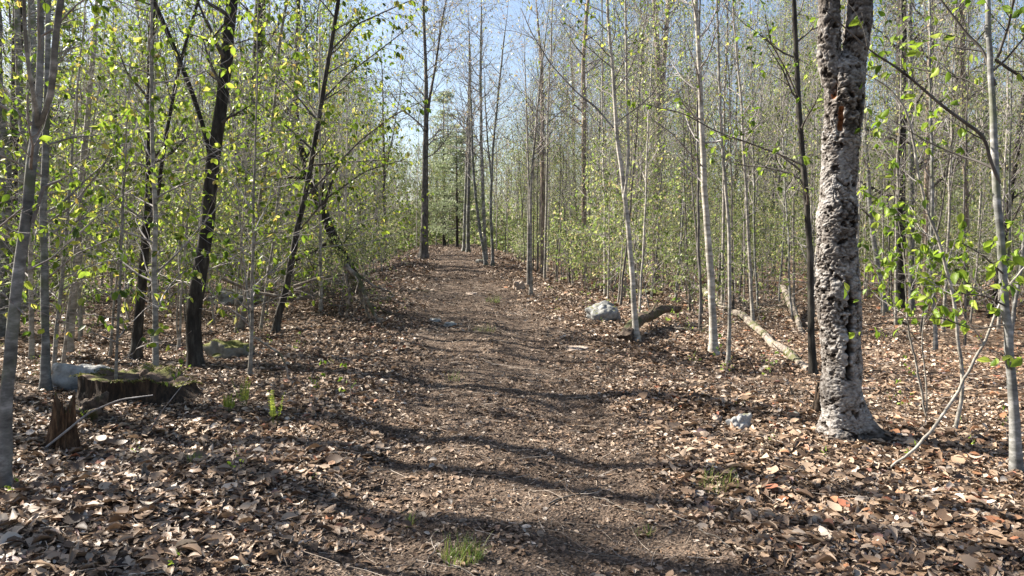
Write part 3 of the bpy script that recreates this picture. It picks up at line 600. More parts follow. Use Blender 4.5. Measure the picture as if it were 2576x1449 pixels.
    mx = N(t, 'ShaderNodeMix', data_type='RGBA'); mx.blend_type = 'MULTIPLY'; mx.inputs[0].default_value = 1
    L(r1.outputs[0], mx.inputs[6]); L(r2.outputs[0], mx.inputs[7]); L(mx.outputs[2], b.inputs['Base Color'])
    b.inputs['Roughness'].default_value = .9; b.inputs['Specular IOR Level'].default_value = .2
    bp = N(t, 'ShaderNodeBump', Strength=.8, Distance=.006); L(n1.outputs[0], bp.inputs['Height']); L(bp.outputs[0], b.inputs['Normal'])
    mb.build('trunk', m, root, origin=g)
    tw = MB(); fo = MB()
    pp = np.stack([resample(ql[:, :4], 24)[:, :3], resample(qr[:, :4], 24)[:, :3]]); rr = np.stack([resample(ql[:, :4], 24)[:, 3], resample(qr[:, :4], 24)[:, 3]])
    bb, br = grow(pp, rr, 6, .45, .98, .8, 1.6, up=.6, n=9, ratio=.3); tubes(tw, bb, br, 6)
    t2, r2_ = grow(bb, br, 8, .3, 1, .7, .6, n=5, ratio=.5); tubes(tw, t2, r2_, 3); leaves_on(fo, t2, 3, .06)
    tw.build('branches', M_TWIG, root, origin=g); fo.build('foliage', M_LEAF, root, origin=g)
rough_tree()

# ------------------------------------------------------------------ prototypes for the wood
def proto(name, label, cat, Ht, r0, bark_m, twig_m, nb, nt_, blen, leaf, nleaf, keep, b0, up, leaf_m, lean=.05, limbs=1, sub=0, sides=8, ang=.9, drop=.8, wob=.02, clus=1, flat=.5, tpl=TM):
    root = thing(name, label, cat); HT[root.name] = Ht
    n = 26; s = np.linspace(0, 1, n); mb = MB(); PP, RR = [], []
    for li in range(limbs):
        j = np.cumsum(rng.normal(0, wob*Ht/10, (n, 2)), 0)*.5; an = rng.uniform(0, 6.28); ln = lean*rng.uniform(.4, 1.6)
        x = np.cos(an)*ln*Ht*s+j[:, 0]; y = np.sin(an)*ln*Ht*s+j[:, 1]; z = Ht*s-.1
        r = r0*(1-s*.86)*(1+.5*np.exp(-s*Ht/.15))
        p = np.stack([x, y, z], -1)
        if li:
            k0 = int(n*rng.uniform(.3, .5)); p = resample(np.vstack([PP[0][k0], PP[0][k0]+(p[k0:]-p[k0])*[1, 1, .95]+np.outer(np.linspace(0, 1, n-k0), [np.cos(an)*.9, np.sin(an)*.9, 0])]), n)
            r = np.linspace(RR[0][k0]*.7, r0*.1, n)
        PP.append(p); RR.append(r); tubes(mb, p, r, sides, 0, 0, .05)
    pp, rr = np.stack(PP), np.stack(RR); tw = MB(); fo = MB()
    b, br = grow(pp, rr, nb, b0, .99, ang, lambda t: blen*(1.2-.75*t), up=up, wob=.12, n=8, ratio=.45, rmin=.004 if sub else .0025)
    tubes(tw, b, br, 5)
    if sub:
        b2, br2 = grow(b, br, sub, .2, 1, .7, blen*.42, up=up*.5, wob=.14, n=6, ratio=.55, rmin=.0035); tubes(tw, b2, br2, 4)
        t2, r2 = grow(b2, br2, nt_, .1, 1, .7, blen*.2, up=.3, wob=.16, n=4, ratio=.6, rmin=.0028)
    else:
        t2, r2 = grow(b, br, nt_, .12, 1, .75, blen*.4, up=.15, wob=.16, n=5, ratio=.6, rmin=.0015, flat=flat)
    tubes(tw, t2, r2, 3)
    leaves_on(fo, t2, nleaf, leaf, tpl, keep=keep, drop=drop, cluster=clus)
    mb.build('trunk', bark_m, root); tw.build('branches', twig_m, root)
    if fo.v: fo.build('foliage', leaf_m, root)
    return root
LMK = [(-1e9, 'left photo edge'), (72, 'forked grey tree'), (366, 'slim dark trunk'), (510, 'thickest dark trunk'), (745, 'leaning dark trunk'), (1068, 'tall centre tree'), (1333, 'pale twin stems'), (1580, 'pale forked tree'), (1785, 'straight pale tree'), (2032, 'slim olive trunk'), (2150, 'rough old tree'), (2520, 'curving grey tree'), (1e9, 'right photo edge')]
def zone(x, y, near=False):
    u = CU+x/y*F; i = max(j for j in range(len(LMK)-1) if LMK[j][0] <= u)
    d = next(w_ for lim, w_ in (((5.5, 'nearest ground'), (8, 'near ground'), (12, 'middle ground'), (99, 'farther ground')) if near else ((15, 'near rows'), (21, 'middle rows'), (28, 'farther rows'), (40, 'back rows'), (60, 'far back'), (999, 'farthest back'))) if y < lim)
    return ', %s between %s and %s' % (d, LMK[i][1], LMK[i+1][1])
HT = {}
placed = []
def clear_of(x, y, dmin):
    for a, b in placed:
        if (a-x)**2+(b-y)**2 < dmin*dmin: return False
    return True
for o in list(C.objects):
    if o.get('category') in ('tree', 'sapling'): placed.append((o.location.x, o.location.y))
def fill(protos, n, rgen, dmin, latmin, sc=(.8, 1.2), labf=None, group=None, tilt=.03):
    cnt = 0; tries = 0; used = set()
    while cnt < n and tries < n*200:
        tries += 1; x, y = rgen()
        lat = abs(x-float(pathx(y)))
        if lat < latmin(y) or not clear_of(x, y, dmin): continue
        placed.append((x, y)); k = int(rng.integers(len(protos))); pr = protos[k]
        side = 'left' if x < float(pathx(y)) else 'right'
        args = (x, y, float(hgt(x, y))); rz = rng.uniform(0, 6.28); s_ = rng.uniform(*sc)
        lab, gr = labf(side, k); h_ = HT.get(pr.name, 0)*s_
        if '%H' in lab: lab = lab.replace('%H', 'low' if h_ < 3 else 'medium' if h_ < 5.5 else 'tall')
        lab += '' if 'flanking' in lab else zone(x, y, 'round' in lab or lab.split()[0] in ('dry', 'embedded', 'green'))
        if k not in used:
            used.add(k); pr.location = args; pr.rotation_euler = (0, 0, rz); pr.scale = (s_,)*3; pr['label'] = lab; pr['group'] = gr
        else: dup(pr, args, rz, s_, lab, gr, (rng.normal(0, tilt), rng.normal(0, tilt)))
        cnt += 1
    for i, pr in enumerate(protos):
        if i not in used:
            for c in list(pr.children): bpy.data.objects.remove(c)
            bpy.data.objects.remove(pr)
def wg(r0, r1, a0, a1, pw=1.0):
    def f():
        r = r0+(r1-r0)*rng.uniform()**pw; th = R(rng.uniform(a0, a1)); return r*math.sin(th), r*math.cos(th)
    return f
# leafy understorey saplings
lf = [proto('leafy_sapling', 'x', 'sapling', h_, r_, M_PALE, M_TWIG, nb, 7, bl, .085, 3, .45, .12, .2, M_LEAF, ang=1.15, lean=.06, tpl=TL, clus=2) for h_, r_, nb, bl in ((4.5, .022, 26, 1.2), (5.5, .028, 32, 1.35), (3.4, .017, 20, 1.0), (6.5, .034, 36, 1.5))]
fill(lf, 120, wg(8.5, 30, -46, -5, .9), .8, lambda y: 2.7, (.75, 1.2), lambda s, k: ('%H bright leafy sapling', 'leafy saplings left of the path'))
lf2 = [proto('leafy_sapling', 'x', 'sapling', h_, r_, M_PALE, M_TWIG, nb, 7, bl, .065, 3, .5, .10, .2, M_MIDL, ang=1.15, lean=.06, tpl=TL, clus=2) for h_, r_, nb, bl in ((3.6, .018, 22, 1.0), (4.8, .024, 28, 1.2), (2.4, .013, 16, .7))]
fill(lf2, 95, wg(14, 36, 3, 46, .8), .7, lambda y: 3.6, (.75, 1.15), lambda s, k: ('%H green leafy sapling', 'leafy saplings right of the path'))
ls = [proto('leafy_shrub', 'x', 'shrub', h_, .012, M_GREY, M_TWIG, nb, 7, bl, .07, 7, .6, .05, .25, M_MIDL if i_ != 1 else M_FARL, ang=1.1, limbs=3, lean=.2, tpl=TL) for i_, (h_, nb, bl) in enumerate(((2.0, 16, .9), (1.5, 14, .8), (2.6, 18, 1.0)))]
fill(ls, 150, wg(17, 48, -45, 45, .9), .7, lambda y: 3.2, (.7, 1.3), lambda s, k: ('leafy undergrowth shrub', 'low shrubs %s of the path' % s))
# slim pale poles
po = [proto('slender_sapling', 'x', 'sapling', h_, r_, (M_PALE, M_GREY, M_DGREY, M_PALE, M_DGREY)[i_], (M_TWIG, M_TWIG, M_TWIGD, M_TWIG, M_TWIGD)[i_], nb, 9, bl, .058, 4, .55, .3, .8, M_MIDL, ang=.75, lean=.04, wob=.03) for i_, (h_, r_, nb, bl) in enumerate(((7, .022, 30, 1.2), (8.5, .028, 34, 1.4), (6, .019, 26, 1.0), (10, .036, 36, 1.7), (9, .026, 30, 1.2)))]
fill(po, 125, wg(12, 34, 1, 44, .8), .45, lambda y: 2.6, (.8, 1.2), lambda s, k: ('%H slender '+('pale pole', 'grey pole', 'dark pole', 'pale pole', 'dark pole')[k], 'slender stems right of the path'))
def cgen():
    y = rng.uniform(34, 58); return float(pathx(y))+rng.uniform(1.8, 9)*(1 if rng.uniform() < .7 else -1), y
_q = [dup(po[1], (0, 0, 0)), dup(po[3], (0, 0, 0))]
for a_, b_ in zip(_q, (po[1], po[3])): HT[a_.name] = HT.get(b_.name, 8)
fill(_q, 30, cgen, .7, lambda y: 1.8, (.9, 1.4), lambda s, k: ('tall thin %s stem flanking the far path' % ('grey', 'pale')[k], 'thin stems flanking the far path'))
po2 = [proto('slender_sapling', 'x', 'sapling', h_, r_, M_PALE, M_TWIG, nb, 8, bl, .055, 5, .5, .3, .7, M_LEAF, ang=.8, lean=.06, wob=.035) for h_, r_, nb, bl in ((7, .028, 26, 1.2), (8.5, .036, 30, 1.4), (6, .022, 22, 1.0))]
fill(po2, 50, wg(11, 34, -46, -6, .8), .6, lambda y: 2.6, (.8, 1.2), lambda s, k: ('%H slender grey pole', 'slender stems left of the path'))
dt = [proto('slim_leafy_tree', 'x', 'tree', h_, r_, bm, M_TWIGD, nb, 6, bl, .09, 4, .6, .3, .4, M_LEAF, ang=.95, sub=3, lean=.07, wob=.04, tpl=TL, limbs=lm) for h_, r_, bm, nb, bl, lm in ((12, .075, M_DARK, 20, 2.4, 2), (10, .055, M_DARK, 18, 2.1, 1), (13, .10, M_DGREY, 22, 2.7, 2))]
fill(dt, 38, wg(13, 42, -46, -7, .8), 1.2, lambda y: 3.4, (.8, 1.2), lambda s, k: (['slim dark forked tree', 'slim dark leafy tree', 'stouter dark leafy tree'][k], 'dark leafy trees left of the path'))
fill([dup(dt[1], (0, 0, 0)), dup(dt[2], (0, 0, 0))], 22, wg(17, 45, 5, 46, .8), 1.4, lambda y: 4, (.8, 1.2), lambda s, k: (['slim dark leafy tree', 'stouter dark leafy tree'][k], 'dark leafy trees right of the path'))
# tall bare trees
tb = [proto('bare_tree', 'x', 'tree', h_, r_, bm, M_TWIG, 26, 7, bl, .085, 3, kp, .35, .6, M_BUD, limbs=lm, sub=6, ang=.75, lean=.03, sides=10, drop=.3) for h_, r_, bm, bl, kp, lm in
      ((17, .15, M_GREY, 4.2, .45, 2), (15, .10, M_BROWN, 3.6, .6, 1), (19, .18, M_DARK, 4.6, .3, 2), (14, .08, M_GREY, 3.4, .7, 2), (16, .11, M_PALE, 3.8, .5, 1))]
names = ['tall grey forked tree', 'tall brown tree', 'tall dark forked tree', 'lower grey forked tree', 'tall pale tree']
def tlab(s, k): return (names[k], '%s woodland trees %s of the path' % (names[k].split()[1], s) if k != 3 else 'lower grey woodland trees %s of the path' % s)
fill(tb, 100, wg(19, 85, -44, 44, .85), 1.9, lambda y: 3.2+y*.05, (.65, 1.1), tlab, tilt=.02)
sn = proto('unseen_tall_tree', 'unseen nearly branchless grey tree beyond left edge, added for its shadow, nearest one', 'tree', 16, .15, M_GREY, M_TWIG, 9, 5, 1.8, .06, 2, .3, .5, .5, M_BUD, lean=.03)  # unseen trees left of the view, added to cast crisp trunk shadows on the path
for i_, (x_, y_, w_) in enumerate(((-7.6, 8.5, 'nearest one'), (-7.0, 5.9, 'beside the path start'), (-9, 12.2, 'second nearest one'), (-10, 14.6, 'third one'), (-11.6, 17.0, 'fourth one'), (-13, 19.8, 'fifth one'), (-15, 23.5, 'farthest one'), (-9.6, 10.4, 'beside the second one'), (-12.3, 15.2, 'behind the third one'))):
    placed.append((x_, y_)); l_ = 'unseen nearly branchless grey tree beyond left edge, added for its shadow, '+w_; p_ = (x_, y_, float(hgt(x_, y_)))
    if i_ == 0: sn.location = p_
    else: dup(sn, p_, x_*3, .9+.3*((i_*7) % 5)/5, l_)
for x_, y_, k_, l_ in ((-6.2, 3.9, 3, 'unseen lower grey forked tree left of the path start, added for its shadow'), (-11, 9.5, 2, 'unseen tall dark tree farther left of the path start, added for its shadow')):  # two more unseen trees, added to throw a shadow band over the near path
    placed.append((x_, y_)); o_ = dup(tb[k_], (x_, y_, float(hgt(x_, y_))), x_*3, 1, l_)
    del o_['group']
# green-leaved small trees filling the background
gl = [proto('leafy_tree', 'x', 'tree', h_, r_, M_GREY, M_TWIG, 34, 8, bl, .115, 6, kp, .1, .3, M_MIDL if i_ != 1 else M_FARL, ang=1.1, sub=3, lean=.04) for i_, (h_, r_, bl, kp) in enumerate(((8, .05, 2.4, .55), (9.5, .06, 2.8, .7), (6.5, .045, 2.0, .55)))]
fill(gl, 135, wg(22, 85, -44, 44, .75), 1.6, lambda y: 0 if y > 54 else 3.0+y*.01, (.8, 1.25), lambda s, k: (['loose crowned green tree', 'dull green young tree', 'smaller leafy young tree'][k], 'leafy background trees'), tilt=.02)
# conifer
def conifer(label, g, Ht, Rw, dens=70):
    root = thing('conifer_tree', label, 'tree', g)
    mb = MB(); z = np.linspace(-.1, Ht, 20); tubes(mb, np.stack([z*0, z*0, z], -1), .22*(1-z.clip(0)/Ht*.92)*(Ht/16), 9)
    mb.build('trunk', M_DARK, root)
    n = dens; t = np.sort(rng.uniform(.12, .99, n)); L_ = Rw*(1-t)**.75*rng.uniform(.7, 1.15, n)+.25
    th = rng.uniform(0, 6.28, n); pts = []
    for s_ in np.linspace(0, 1, 8):
        pts.append(np.stack([np.cos(th)*L_*s_, np.sin(th)*L_*s_, t*Ht-.18*L_*s_+.22*L_*s_**2], -1))
    b = np.stack(pts, 1); tw = MB(); br = np.maximum(.03*(1-np.linspace(0, 1, 8))[None, :]*np.ones((n, 1)), .006); tubes(tw, b, br, 4)
    t2, r2 = grow(b, br, 12, .15, 1, .8, .55*Rw/2.5, up=.0, n=4, rmin=.004, flat=.8, droop=.2); tubes(tw, t2, r2, 3)
    tw.build('branches', M_TWIGD, root)
    fo = MB(); T = t2.shape[0]; k = 16; q, tg = interp(t2, rng.uniform(0, 1, (T, k))); q = q.reshape(-1, 3); tg = tg.reshape(-1, 3)
    scatter(fo, q, tg+rng.normal(size=q.shape)*.7, rng.normal(size=q.shape), rng.uniform(.10, .22, len(q)), (np.array([(0, 0, 0), (.12, .5, 0), (0, 1, -.05), (-.12, .5, 0)]), np.array([(0, 1, 2, 3)])))
    fo.build('foliage', M_NEED, root); return root
def at(u, Y_): x = (u-CU)/F*Y_; return (x, Y_, float(hgt(x, Y_)))
conifer('tall pine with rounded dark top above the vanishing path', at(1118, 62), 12.8, 2.9)
conifer('lower hemlock standing over the far end of the path', at(1150, 52), 8.5, 2.6)
conifer('dark hemlock behind the leafy saplings far left', at(140, 26), 11, 2.8, 80)
conifer('hemlock in the green thicket behind the thickest dark trunk', at(560, 34), 10, 2.6, 60)
conifer('hemlock behind the rows of trunks at the far right', at(2440, 38), 10, 2.6, 60)
# far wood: one mass
mb = MB(); n = 420; r = rng.uniform(80, 135, n); th = R(46)*rng.uniform(-1, 1, n); x = r*np.sin(th); y = r*np.cos(th); z0 = hgt(x, y)
hh = rng.uniform(9, 17, n); s = np.linspace(0, 1, 6)
p = np.stack([x[:, None]+rng.normal(0, .3, (n, 6)), y[:, None]+0*s, z0[:, None]+hh[:, None]*s], -1); rd = .14*rng.uniform(.5, 1.3, n)[:, None]*(1-s*.85)
tubes(mb, p, rd, 5)
b, br = grow(p, rd, 14, .3, 1, .8, 3.2, up=.6, n=5, rmin=.012); tubes(mb, b, br, 3); b2, br2 = grow(b, br, 6, .2, 1, .7, 1.3, up=.3, n=3, rmin=.009); tubes(mb, b2, br2, 3)
leaves = MB(); leaves_on(mb, b2, 5, .26, TM, keep=.55, drop=.2)
nf = 170000; r = rng.uniform(66, 130, nf); th = R(46)*rng.uniform(-1, 1, nf); x = r*np.sin(th); y = r*np.cos(th)
q = np.stack([x, y, hgt(x, y)+rng.uniform(0, 1, nf)**1.4*9*(.6+.5*fbm(x*.15, y*.15, 0, 5, 2))], -1)
mi0 = len(mb.f); scatter(mb, q, rng.normal(size=q.shape), rng.normal(size=q.shape), rng.uniform(.18, .5, nf), TM)
for i in (3, 4): mb.m[i][:] = 1
tag(mb.build('far_wood', [M_TWIG, M_FARL]), 'hazy grey and green mass of distant trees closing off the view', 'wood', kind='stuff')

# ------------------------------------------------------------------ rocks, stumps, logs
def rock(name, label, u, v, wpx, hpx, m, dep=.8, seed=1, cat='rock', sink=.32, rz=0., rough=.2, group=None, fac=.38):
    g = G(u, v); k = g[1]/F; sx, sz = wpx*k/2, hpx*k; sy = sx*dep
    nu, nv = 72, 40; U, V_ = np.meshgrid(np.linspace(0, 2*np.pi, nu, endpoint=False), np.linspace(.02, np.pi-.02, nv))
    x, y, z = np.sin(V_)*np.cos(U), np.sin(V_)*np.sin(U), np.cos(V_)
    p4 = 1/(np.abs(x)**3.2+np.abs(y)**3.2+np.abs(z)**3.2)**(1/3.2)
    d = 1+rough*2*fbm(x*1.4, y*1.4, z*1.4, seed, 2)+rough*.5*fbm(x*5, y*5, z*5, seed+3, 3)
    fc = worley(x*1.6+seed, y*1.6, z*1.6, seed); d = d*p4*(1.12-fac*fc)
    x, y, z = x*d*sx, y*d*sy, z*d*sz*.75
    z = z+sz*(.5-sink)
    idx = np.arange(nu*nv).reshape(nv, nu); n2 = np.roll(idx, -1, 1)
    f = np.stack([idx[:-1], idx[1:], n2[1:], n2[:-1]], -1).reshape(-1, 4)
    c, s_ = math.cos(rz), math.sin(rz)
    mb = MB(); mb.add(np.stack([x*c-y*s_, x*s_+y*c, z], -1), f)
    o = mb.build(name, m); o.location = (g[0], g[1]+sy*.7, g[2]); return tag(o, label, cat, group)
rock('boulder', 'grey boulder with rounded top on the right rim of the path', 1522, 808, 84, 46, M_ROCK, .8, 3, rz=.2)
rock('tan_stone', 'tan angular stone tipped up beside the pale twin stems', 1306, 730, 34, 28, M_TAN, .7, 8)
rock('white_stone', 'whitish angular stone left of the rough old tree', 1866, 1086, 68, 48, M_ROCKP, .8, 12, rz=.3, sink=.4, rough=.17, fac=.5)
rock('pale_stone', 'small tan stone beside the whitish angular one', 1802, 1066, 34, 22, M_TAN, .9, 15, sink=.5)
rock('grey_slab', 'long grey stone slab lying behind the mossy stump', 205, 985, 185, 68, M_ROCKP, .5, 21, rz=.15)
rock('rotten_wood', 'dark crumbling wood mass joining the splintered brown stump to the wide mossy stump', 212, 1062, 95, 62, M_ROTB, .9, 23, cat='dead wood', rough=.4, fac=.7, sink=.4)
rock('mossy_stone', 'flat moss topped stone right of the thickest dark trunk', 572, 905, 118, 48, M_ROCKM, .6, 25, rz=-.1)
rock('grey_ledge', 'low grey ledge under the saplings behind the thickest dark trunk', 580, 768, 130, 36, M_ROCK, .5, 28)
rock('dark_ledge', 'dark low ledge behind the slim dark leaning trunk', 790, 750, 80, 26, M_ROCK, .5, 31)
for i, (u, v, w_, h_, l) in enumerate([(1133, 822, 40, 12, 'pale flat stone set in the shaded path'), (1095, 810, 30, 9, 'smaller flat stone left of the pale one in the path'), (1186, 742, 30, 7, 'low stone in the sunlit path far up'), (1450, 882, 60, 9, 'smooth buried stone near the right rim of the path'), (1208, 662, 22, 10, 'rounded stone at the foot of the slim trees by the far path'), (2000, 1050, 30, 14, 'dark grey stone between the whitish stone and the rough old tree')]):
    rock('path_stone', l, u, v, w_, h_, M_ROCKP if i < 2 else M_TAN if i < 4 else M_ROCK, .8, 40+i, sink=.35)
def log(name, label, pts, m, Yf=None, sides=18, cat='log', stubs=0, rough=.2, moss=False, hollow=False):
    """pts (u,v,width px, lift m) lying along the ground"""
    Q = []
    for u, v, wd, lift in pts:
        g = G(u, v); r_ = wd/F*g[1]/2; Q.append([g[0], g[1], g[2]+r_*.35+lift, r_*rng.uniform(.85, 1.15)])
    Q = resample(np.array(Q), 60); g0 = Q[0, :3].copy(); n = len(Q)
    th = np.linspace(0, 2*np.pi, sides*2, endpoint=False)
    mb = MB(); t = nrm(np.gradient(Q[:, :3], axis=0)); b1 = nrm(np.cross(t, [[0, 0, 1.]])); b2 = np.cross(b1, t)
    I_, T_ = np.meshgrid(np.arange(n), th, indexing='ij')
    rr = Q[I_, 3]*(1+rough*2*fbm(np.cos(T_)*1.3, np.sin(T_)*1.3, I_*.12, 5, 2)+rough*fbm(np.cos(T_)*6, np.sin(T_)*6, I_*.3, 9, 2))
    v = Q[I_, :3]+rr[..., None]*(b1[I_]*np.cos(T_)[..., None]+b2[I_]*np.sin(T_)[..., None])
    idx = np.arange(v.shape[0]*v.shape[1]).reshape(v.shape[:2]); n2 = np.roll(idx, -1, 1)
    mb.add(v, np.stack([idx[:-1], n2[:-1], n2[1:], idx[1:]], -1).reshape(-1, 4))
    for e in (0, -1):
        ring = v[e]; c = ring.mean(0)-t[e]*(.02 if e == -1 else -.02); k = len(ring)
        mb.add(np.vstack([ring, c]), np.array([(i, (i+1) % k, k) for i in range(k)]))
    if stubs:
        bb, br = grow(Q[None, :, :3], Q[None, :, 3], stubs, .1, .95, 1.0, .35, up=.3, n=5, ratio=.3, rmin=.006, tp=.3); tubes(mb, bb, br, 6)
    o = mb.build(name, m, origin=g0); return tag(o, label, cat)
log('fallen_log', 'long pale fallen log slanting down toward the rough old tree', [(1842, 800, 13, .12), (1868, 812, 15, .14), (1890, 832, 16, .10), (1925, 852, 20, .05), (1945, 874, 20, .02), (1985, 892, 22, 0), (2002, 914, 20, 0), (2040, 938, 22, 0)], M_DEAD, stubs=8)
log('curved_root_log', 'thick curved brown log arching from the ground behind the pale forked tree', [(1570, 858, 34, -.04), (1590, 845, 32, .1), (1615, 836, 28, .2), (1645, 826, 24, .24), (1672, 815, 20, .26), (1705, 806, 15, .2)], M_ROTB, stubs=4)
log('bleached_log', 'bleached broken log lying behind the straight pale tree', [(1740, 735, 12, .18), (1770, 745, 15, .15), (1800, 765, 17, .05), (1830, 785, 18, 0)], M_DEAD, stubs=3)
log('mossy_log', 'short green mossy log lying behind the boulder on the right', [(1590, 745, 20, 0), (1625, 744, 24, 0), (1668, 746, 20, 0)], M_MOSS)
log('dark_branch', 'dark dead branch on the ground before the slim olive trunk', [(1895, 950, 9, .02), (1930, 962, 12, .02), (1990, 975, 10, .02), (2040, 985, 8, .01)], M_ROT, stubs=2)
log('leaning_log', 'pale dead trunk slanting down in the background left of the rough old tree', [(1968, 778, 15, .55), (1985, 795, 17, .35), (2005, 815, 15, .12), (2015, 840, 12, 0)], M_DEAD)
log('low_branch', 'low dark branch lying across the leaves right of the rough old tree', [(2180, 822, 7, .02), (2280, 815, 9, .02), (2400, 822, 7, .02)], M_ROT, stubs=2)
# snapped leaning trunk
def pxthing(name, label, cat, limbs, Y, m, gpt, sides=12, jit=.12, stub=0):
    g = G(*gpt); root = None; mb = MB()
    for L_ in limbs:
        q = px_limb(L_, Y, n=34, dY=rng.uniform(-.2, .2)); tubes(mb, q[:, :3], q[:, 3]*(1+.15*fbm(np.arange(34)*.4, 0, 0, 5, 2)), sides, 0, 0, jit)
        if stub:
            b, br = grow(q[None, :, :3], q[None, :, 3], stub, .1, .95, .9, .9, up=.0, wob=.15, n=7, ratio=.35, rmin=.003); tubes(mb, b, br, 5)
            b3, br3 = grow(b, br, 4, .2, 1, .8, .35, n=4, rmin=.002); tubes(mb, b3, br3, 3)
    return tag(mb.build(name, m, origin=g), label, cat)
pxthing('snapped_trunk', 'dark snapped trunk leaning left with a broken limb, at the left rim of the path', 'dead tree', [[(905, 735, 30), (888, 690, 28), (874, 665, 24), (859, 635, 24), (834, 585, 24), (809, 525, 22), (779, 450, 20), (762, 385, 16), (752, 350, 8)], [(838, 605, 11), (800, 625, 10), (744, 655, 8), (720, 690, 6)], [(780, 450, 10), (730, 445, 8), (690, 450, 5)], [(815, 520, 9), (830, 470, 7), (850, 420, 5)]], 13.5, M_DARK, (900, 735), stub=5)
pxthing('dead_branch_heap', 'heap of bleached dead branches fallen from the snapped trunk to the path edge', 'branches', [[(868, 668, 14), (900, 700, 14), (925, 760, 10), (960, 825, 8)], [(880, 690, 10), (905, 740, 8), (930, 800, 6)], [(870, 690, 9), (880, 745, 9), (870, 800, 5)], [(900, 690, 8), (940, 720, 6), (985, 735, 4)], [(560, 700, 7), (640, 735, 9), (700, 745, 7), (760, 722, 5)], [(740, 720, 8), (800, 700, 6), (870, 690, 5)]], 12.2, M_DEAD, (930, 800), 8, .15, 3)
# mossy cut stump
def stump():
    g = G(300, 1018); k = g[1]/F; Rr = 138*k; hh = 60*k; cy = g[1]+Rr*.8
    root = thing('mossy_stump', 'wide low sawn stump with mossy rim and dark front, left foreground', 'stump', (g[0], cy, g[2]))
    n, m = 40, 160; th = np.linspace(0, 2*np.pi, m, endpoint=False); I_, T_ = np.meshgrid(np.linspace(0, 1, n), th, indexing='ij')
    rr = Rr*(.94+.08*np.cos(3*T_+1)+.05*np.cos(7*T_)+.07*fbm(np.cos(T_)*4, np.sin(T_)*4, I_*.7, 3, 3)+.10*np.abs(fbm(np.cos(T_)*14, np.sin(T_)*14, I_*1.0, 6, 3)))*(1+.32*(1-I_)**3)
    rr += Rr*.75*(1-I_)**1.2*np.exp(-((np.angle(np.exp(1j*(T_+.35))))/.35)**2)
    z = -.12+I_*(hh+.12)+.05*fbm(np.cos(T_)*4, np.sin(T_)*4, 0, 9, 3)*I_-.10*I_*ss(.3, 1, np.cos(T_-.1))
    v = np.stack([rr*np.cos(T_), rr*np.sin(T_)*.8, z], -1); idx = np.arange(n*m).reshape(n, m); n2 = np.roll(idx, -1, 1)
    mb = MB(); mb.add(v, np.stack([idx[:-1], n2[:-1], n2[1:], idx[1:]], -1).reshape(-1, 4)); mb.build('bark', M_ROT, root)
    q = 22; Sg, T_ = np.meshgrid(np.linspace(1.0, 0.02, q), th, indexing='ij'); top = v[-1]
    vx = top[None, :, 0]*Sg; vy = top[None, :, 1]*Sg; vz = top[None, :, 2]*1.0+.001+.018*fbm(vx*9, vy*9, 0, 4, 3)-(.035*ss(.92, .6, Sg)); vz[0] = top[:, 2]
    idx = np.arange(q*m).reshape(q, m); n2 = np.roll(idx, -1, 1)
    mb = MB(); mb.add(np.stack([vx, vy, vz], -1), np.stack([idx[:-1], n2[:-1], n2[1:], idx[1:]], -1).reshape(-1, 4)); mb.build('sawn_top', M_MOSSR, root)
    nm_ = 2600; t_ = rng.uniform(0, 6.283, nm_); kk = rng.normal(.93, .09, nm_); i_ = (t_/6.2832*m).astype(int) % m
    keep_ = fbm(np.cos(t_)*3, np.sin(t_)*3, 0, 61, 2)+.25*(np.sin(t_) < 0) > -.02; pos = v[-1][i_]*kk[:, None]; pos[:, 2] = v[-1][i_, 2]-.012*(kk < .95)-.14*np.clip(kk-1, 0, 1)
    pos = pos[keep_]; mo = MB(); scatter(mo, pos, rng.normal(size=pos.shape)+[0, 0, .9], rng.normal(size=pos.shape), rng.uniform(.012, .03, len(pos)), TM); mo.build('moss', M_MOSSL, root)
stump()
def post():
    g = G(135, 1142); k = g[1]/F; Rr = 29*k; hh = 132*k
    n, m = 50, 110; th = np.linspace(0, 2*np.pi, m, endpoint=False); I_, T_ = np.meshgrid(np.linspace(0, 1, n), th, indexing='ij')
    rid = np.abs(fbm(np.cos(T_)*6, np.sin(T_)*6, I_*.5, 13, 3))
    rr = Rr*(.9+.22*np.cos(2*T_)+.6*rid)*(1+.5*(1-I_)**3-.35*I_)
    top = hh*(.74+.75*fbm(np.cos(T_)*5, np.sin(T_)*5, 0, 19, 3))
    v = np.stack([rr*np.cos(T_)*1.1+.05*I_, rr*np.sin(T_)*.8, -.08+I_*(top+.08)], -1); idx = np.arange(n*m).reshape(n, m); n2 = np.roll(idx, -1, 1)
    root = thing('rotten_stump', 'upright rotten brown stump with mossy ragged top, front of the sawn stump', 'stump', (g[0], g[1]+Rr, g[2]))
    mb = MB(); mb.add(v, np.stack([idx[:-1], n2[:-1], n2[1:], idx[1:]], -1).reshape(-1, 4)); mb.build('wood', M_ROTO, root)
    q = 12; Sg, _ = np.meshgrid(np.linspace(1, .02, q), th, indexing='ij'); t_ = v[-1]; cx = t_.mean(0)
    vv = cx+(t_[None]-cx)*Sg[..., None]; vv[..., 2] = t_[None, :, 2]*Sg+cx[2]*(1-Sg)+.02*fbm(vv[..., 0]*20, vv[..., 1]*20, 0, 2, 2)*(Sg < .99)
    idx = np.arange(q*m).reshape(q, m); n2 = np.roll(idx, -1, 1)
    mb = MB(); mb.add(vv, np.stack([idx[:-1], n2[:-1], n2[1:], idx[1:]], -1).reshape(-1, 4)); mb.build('moss_cap', M_MOSS, root)
post()
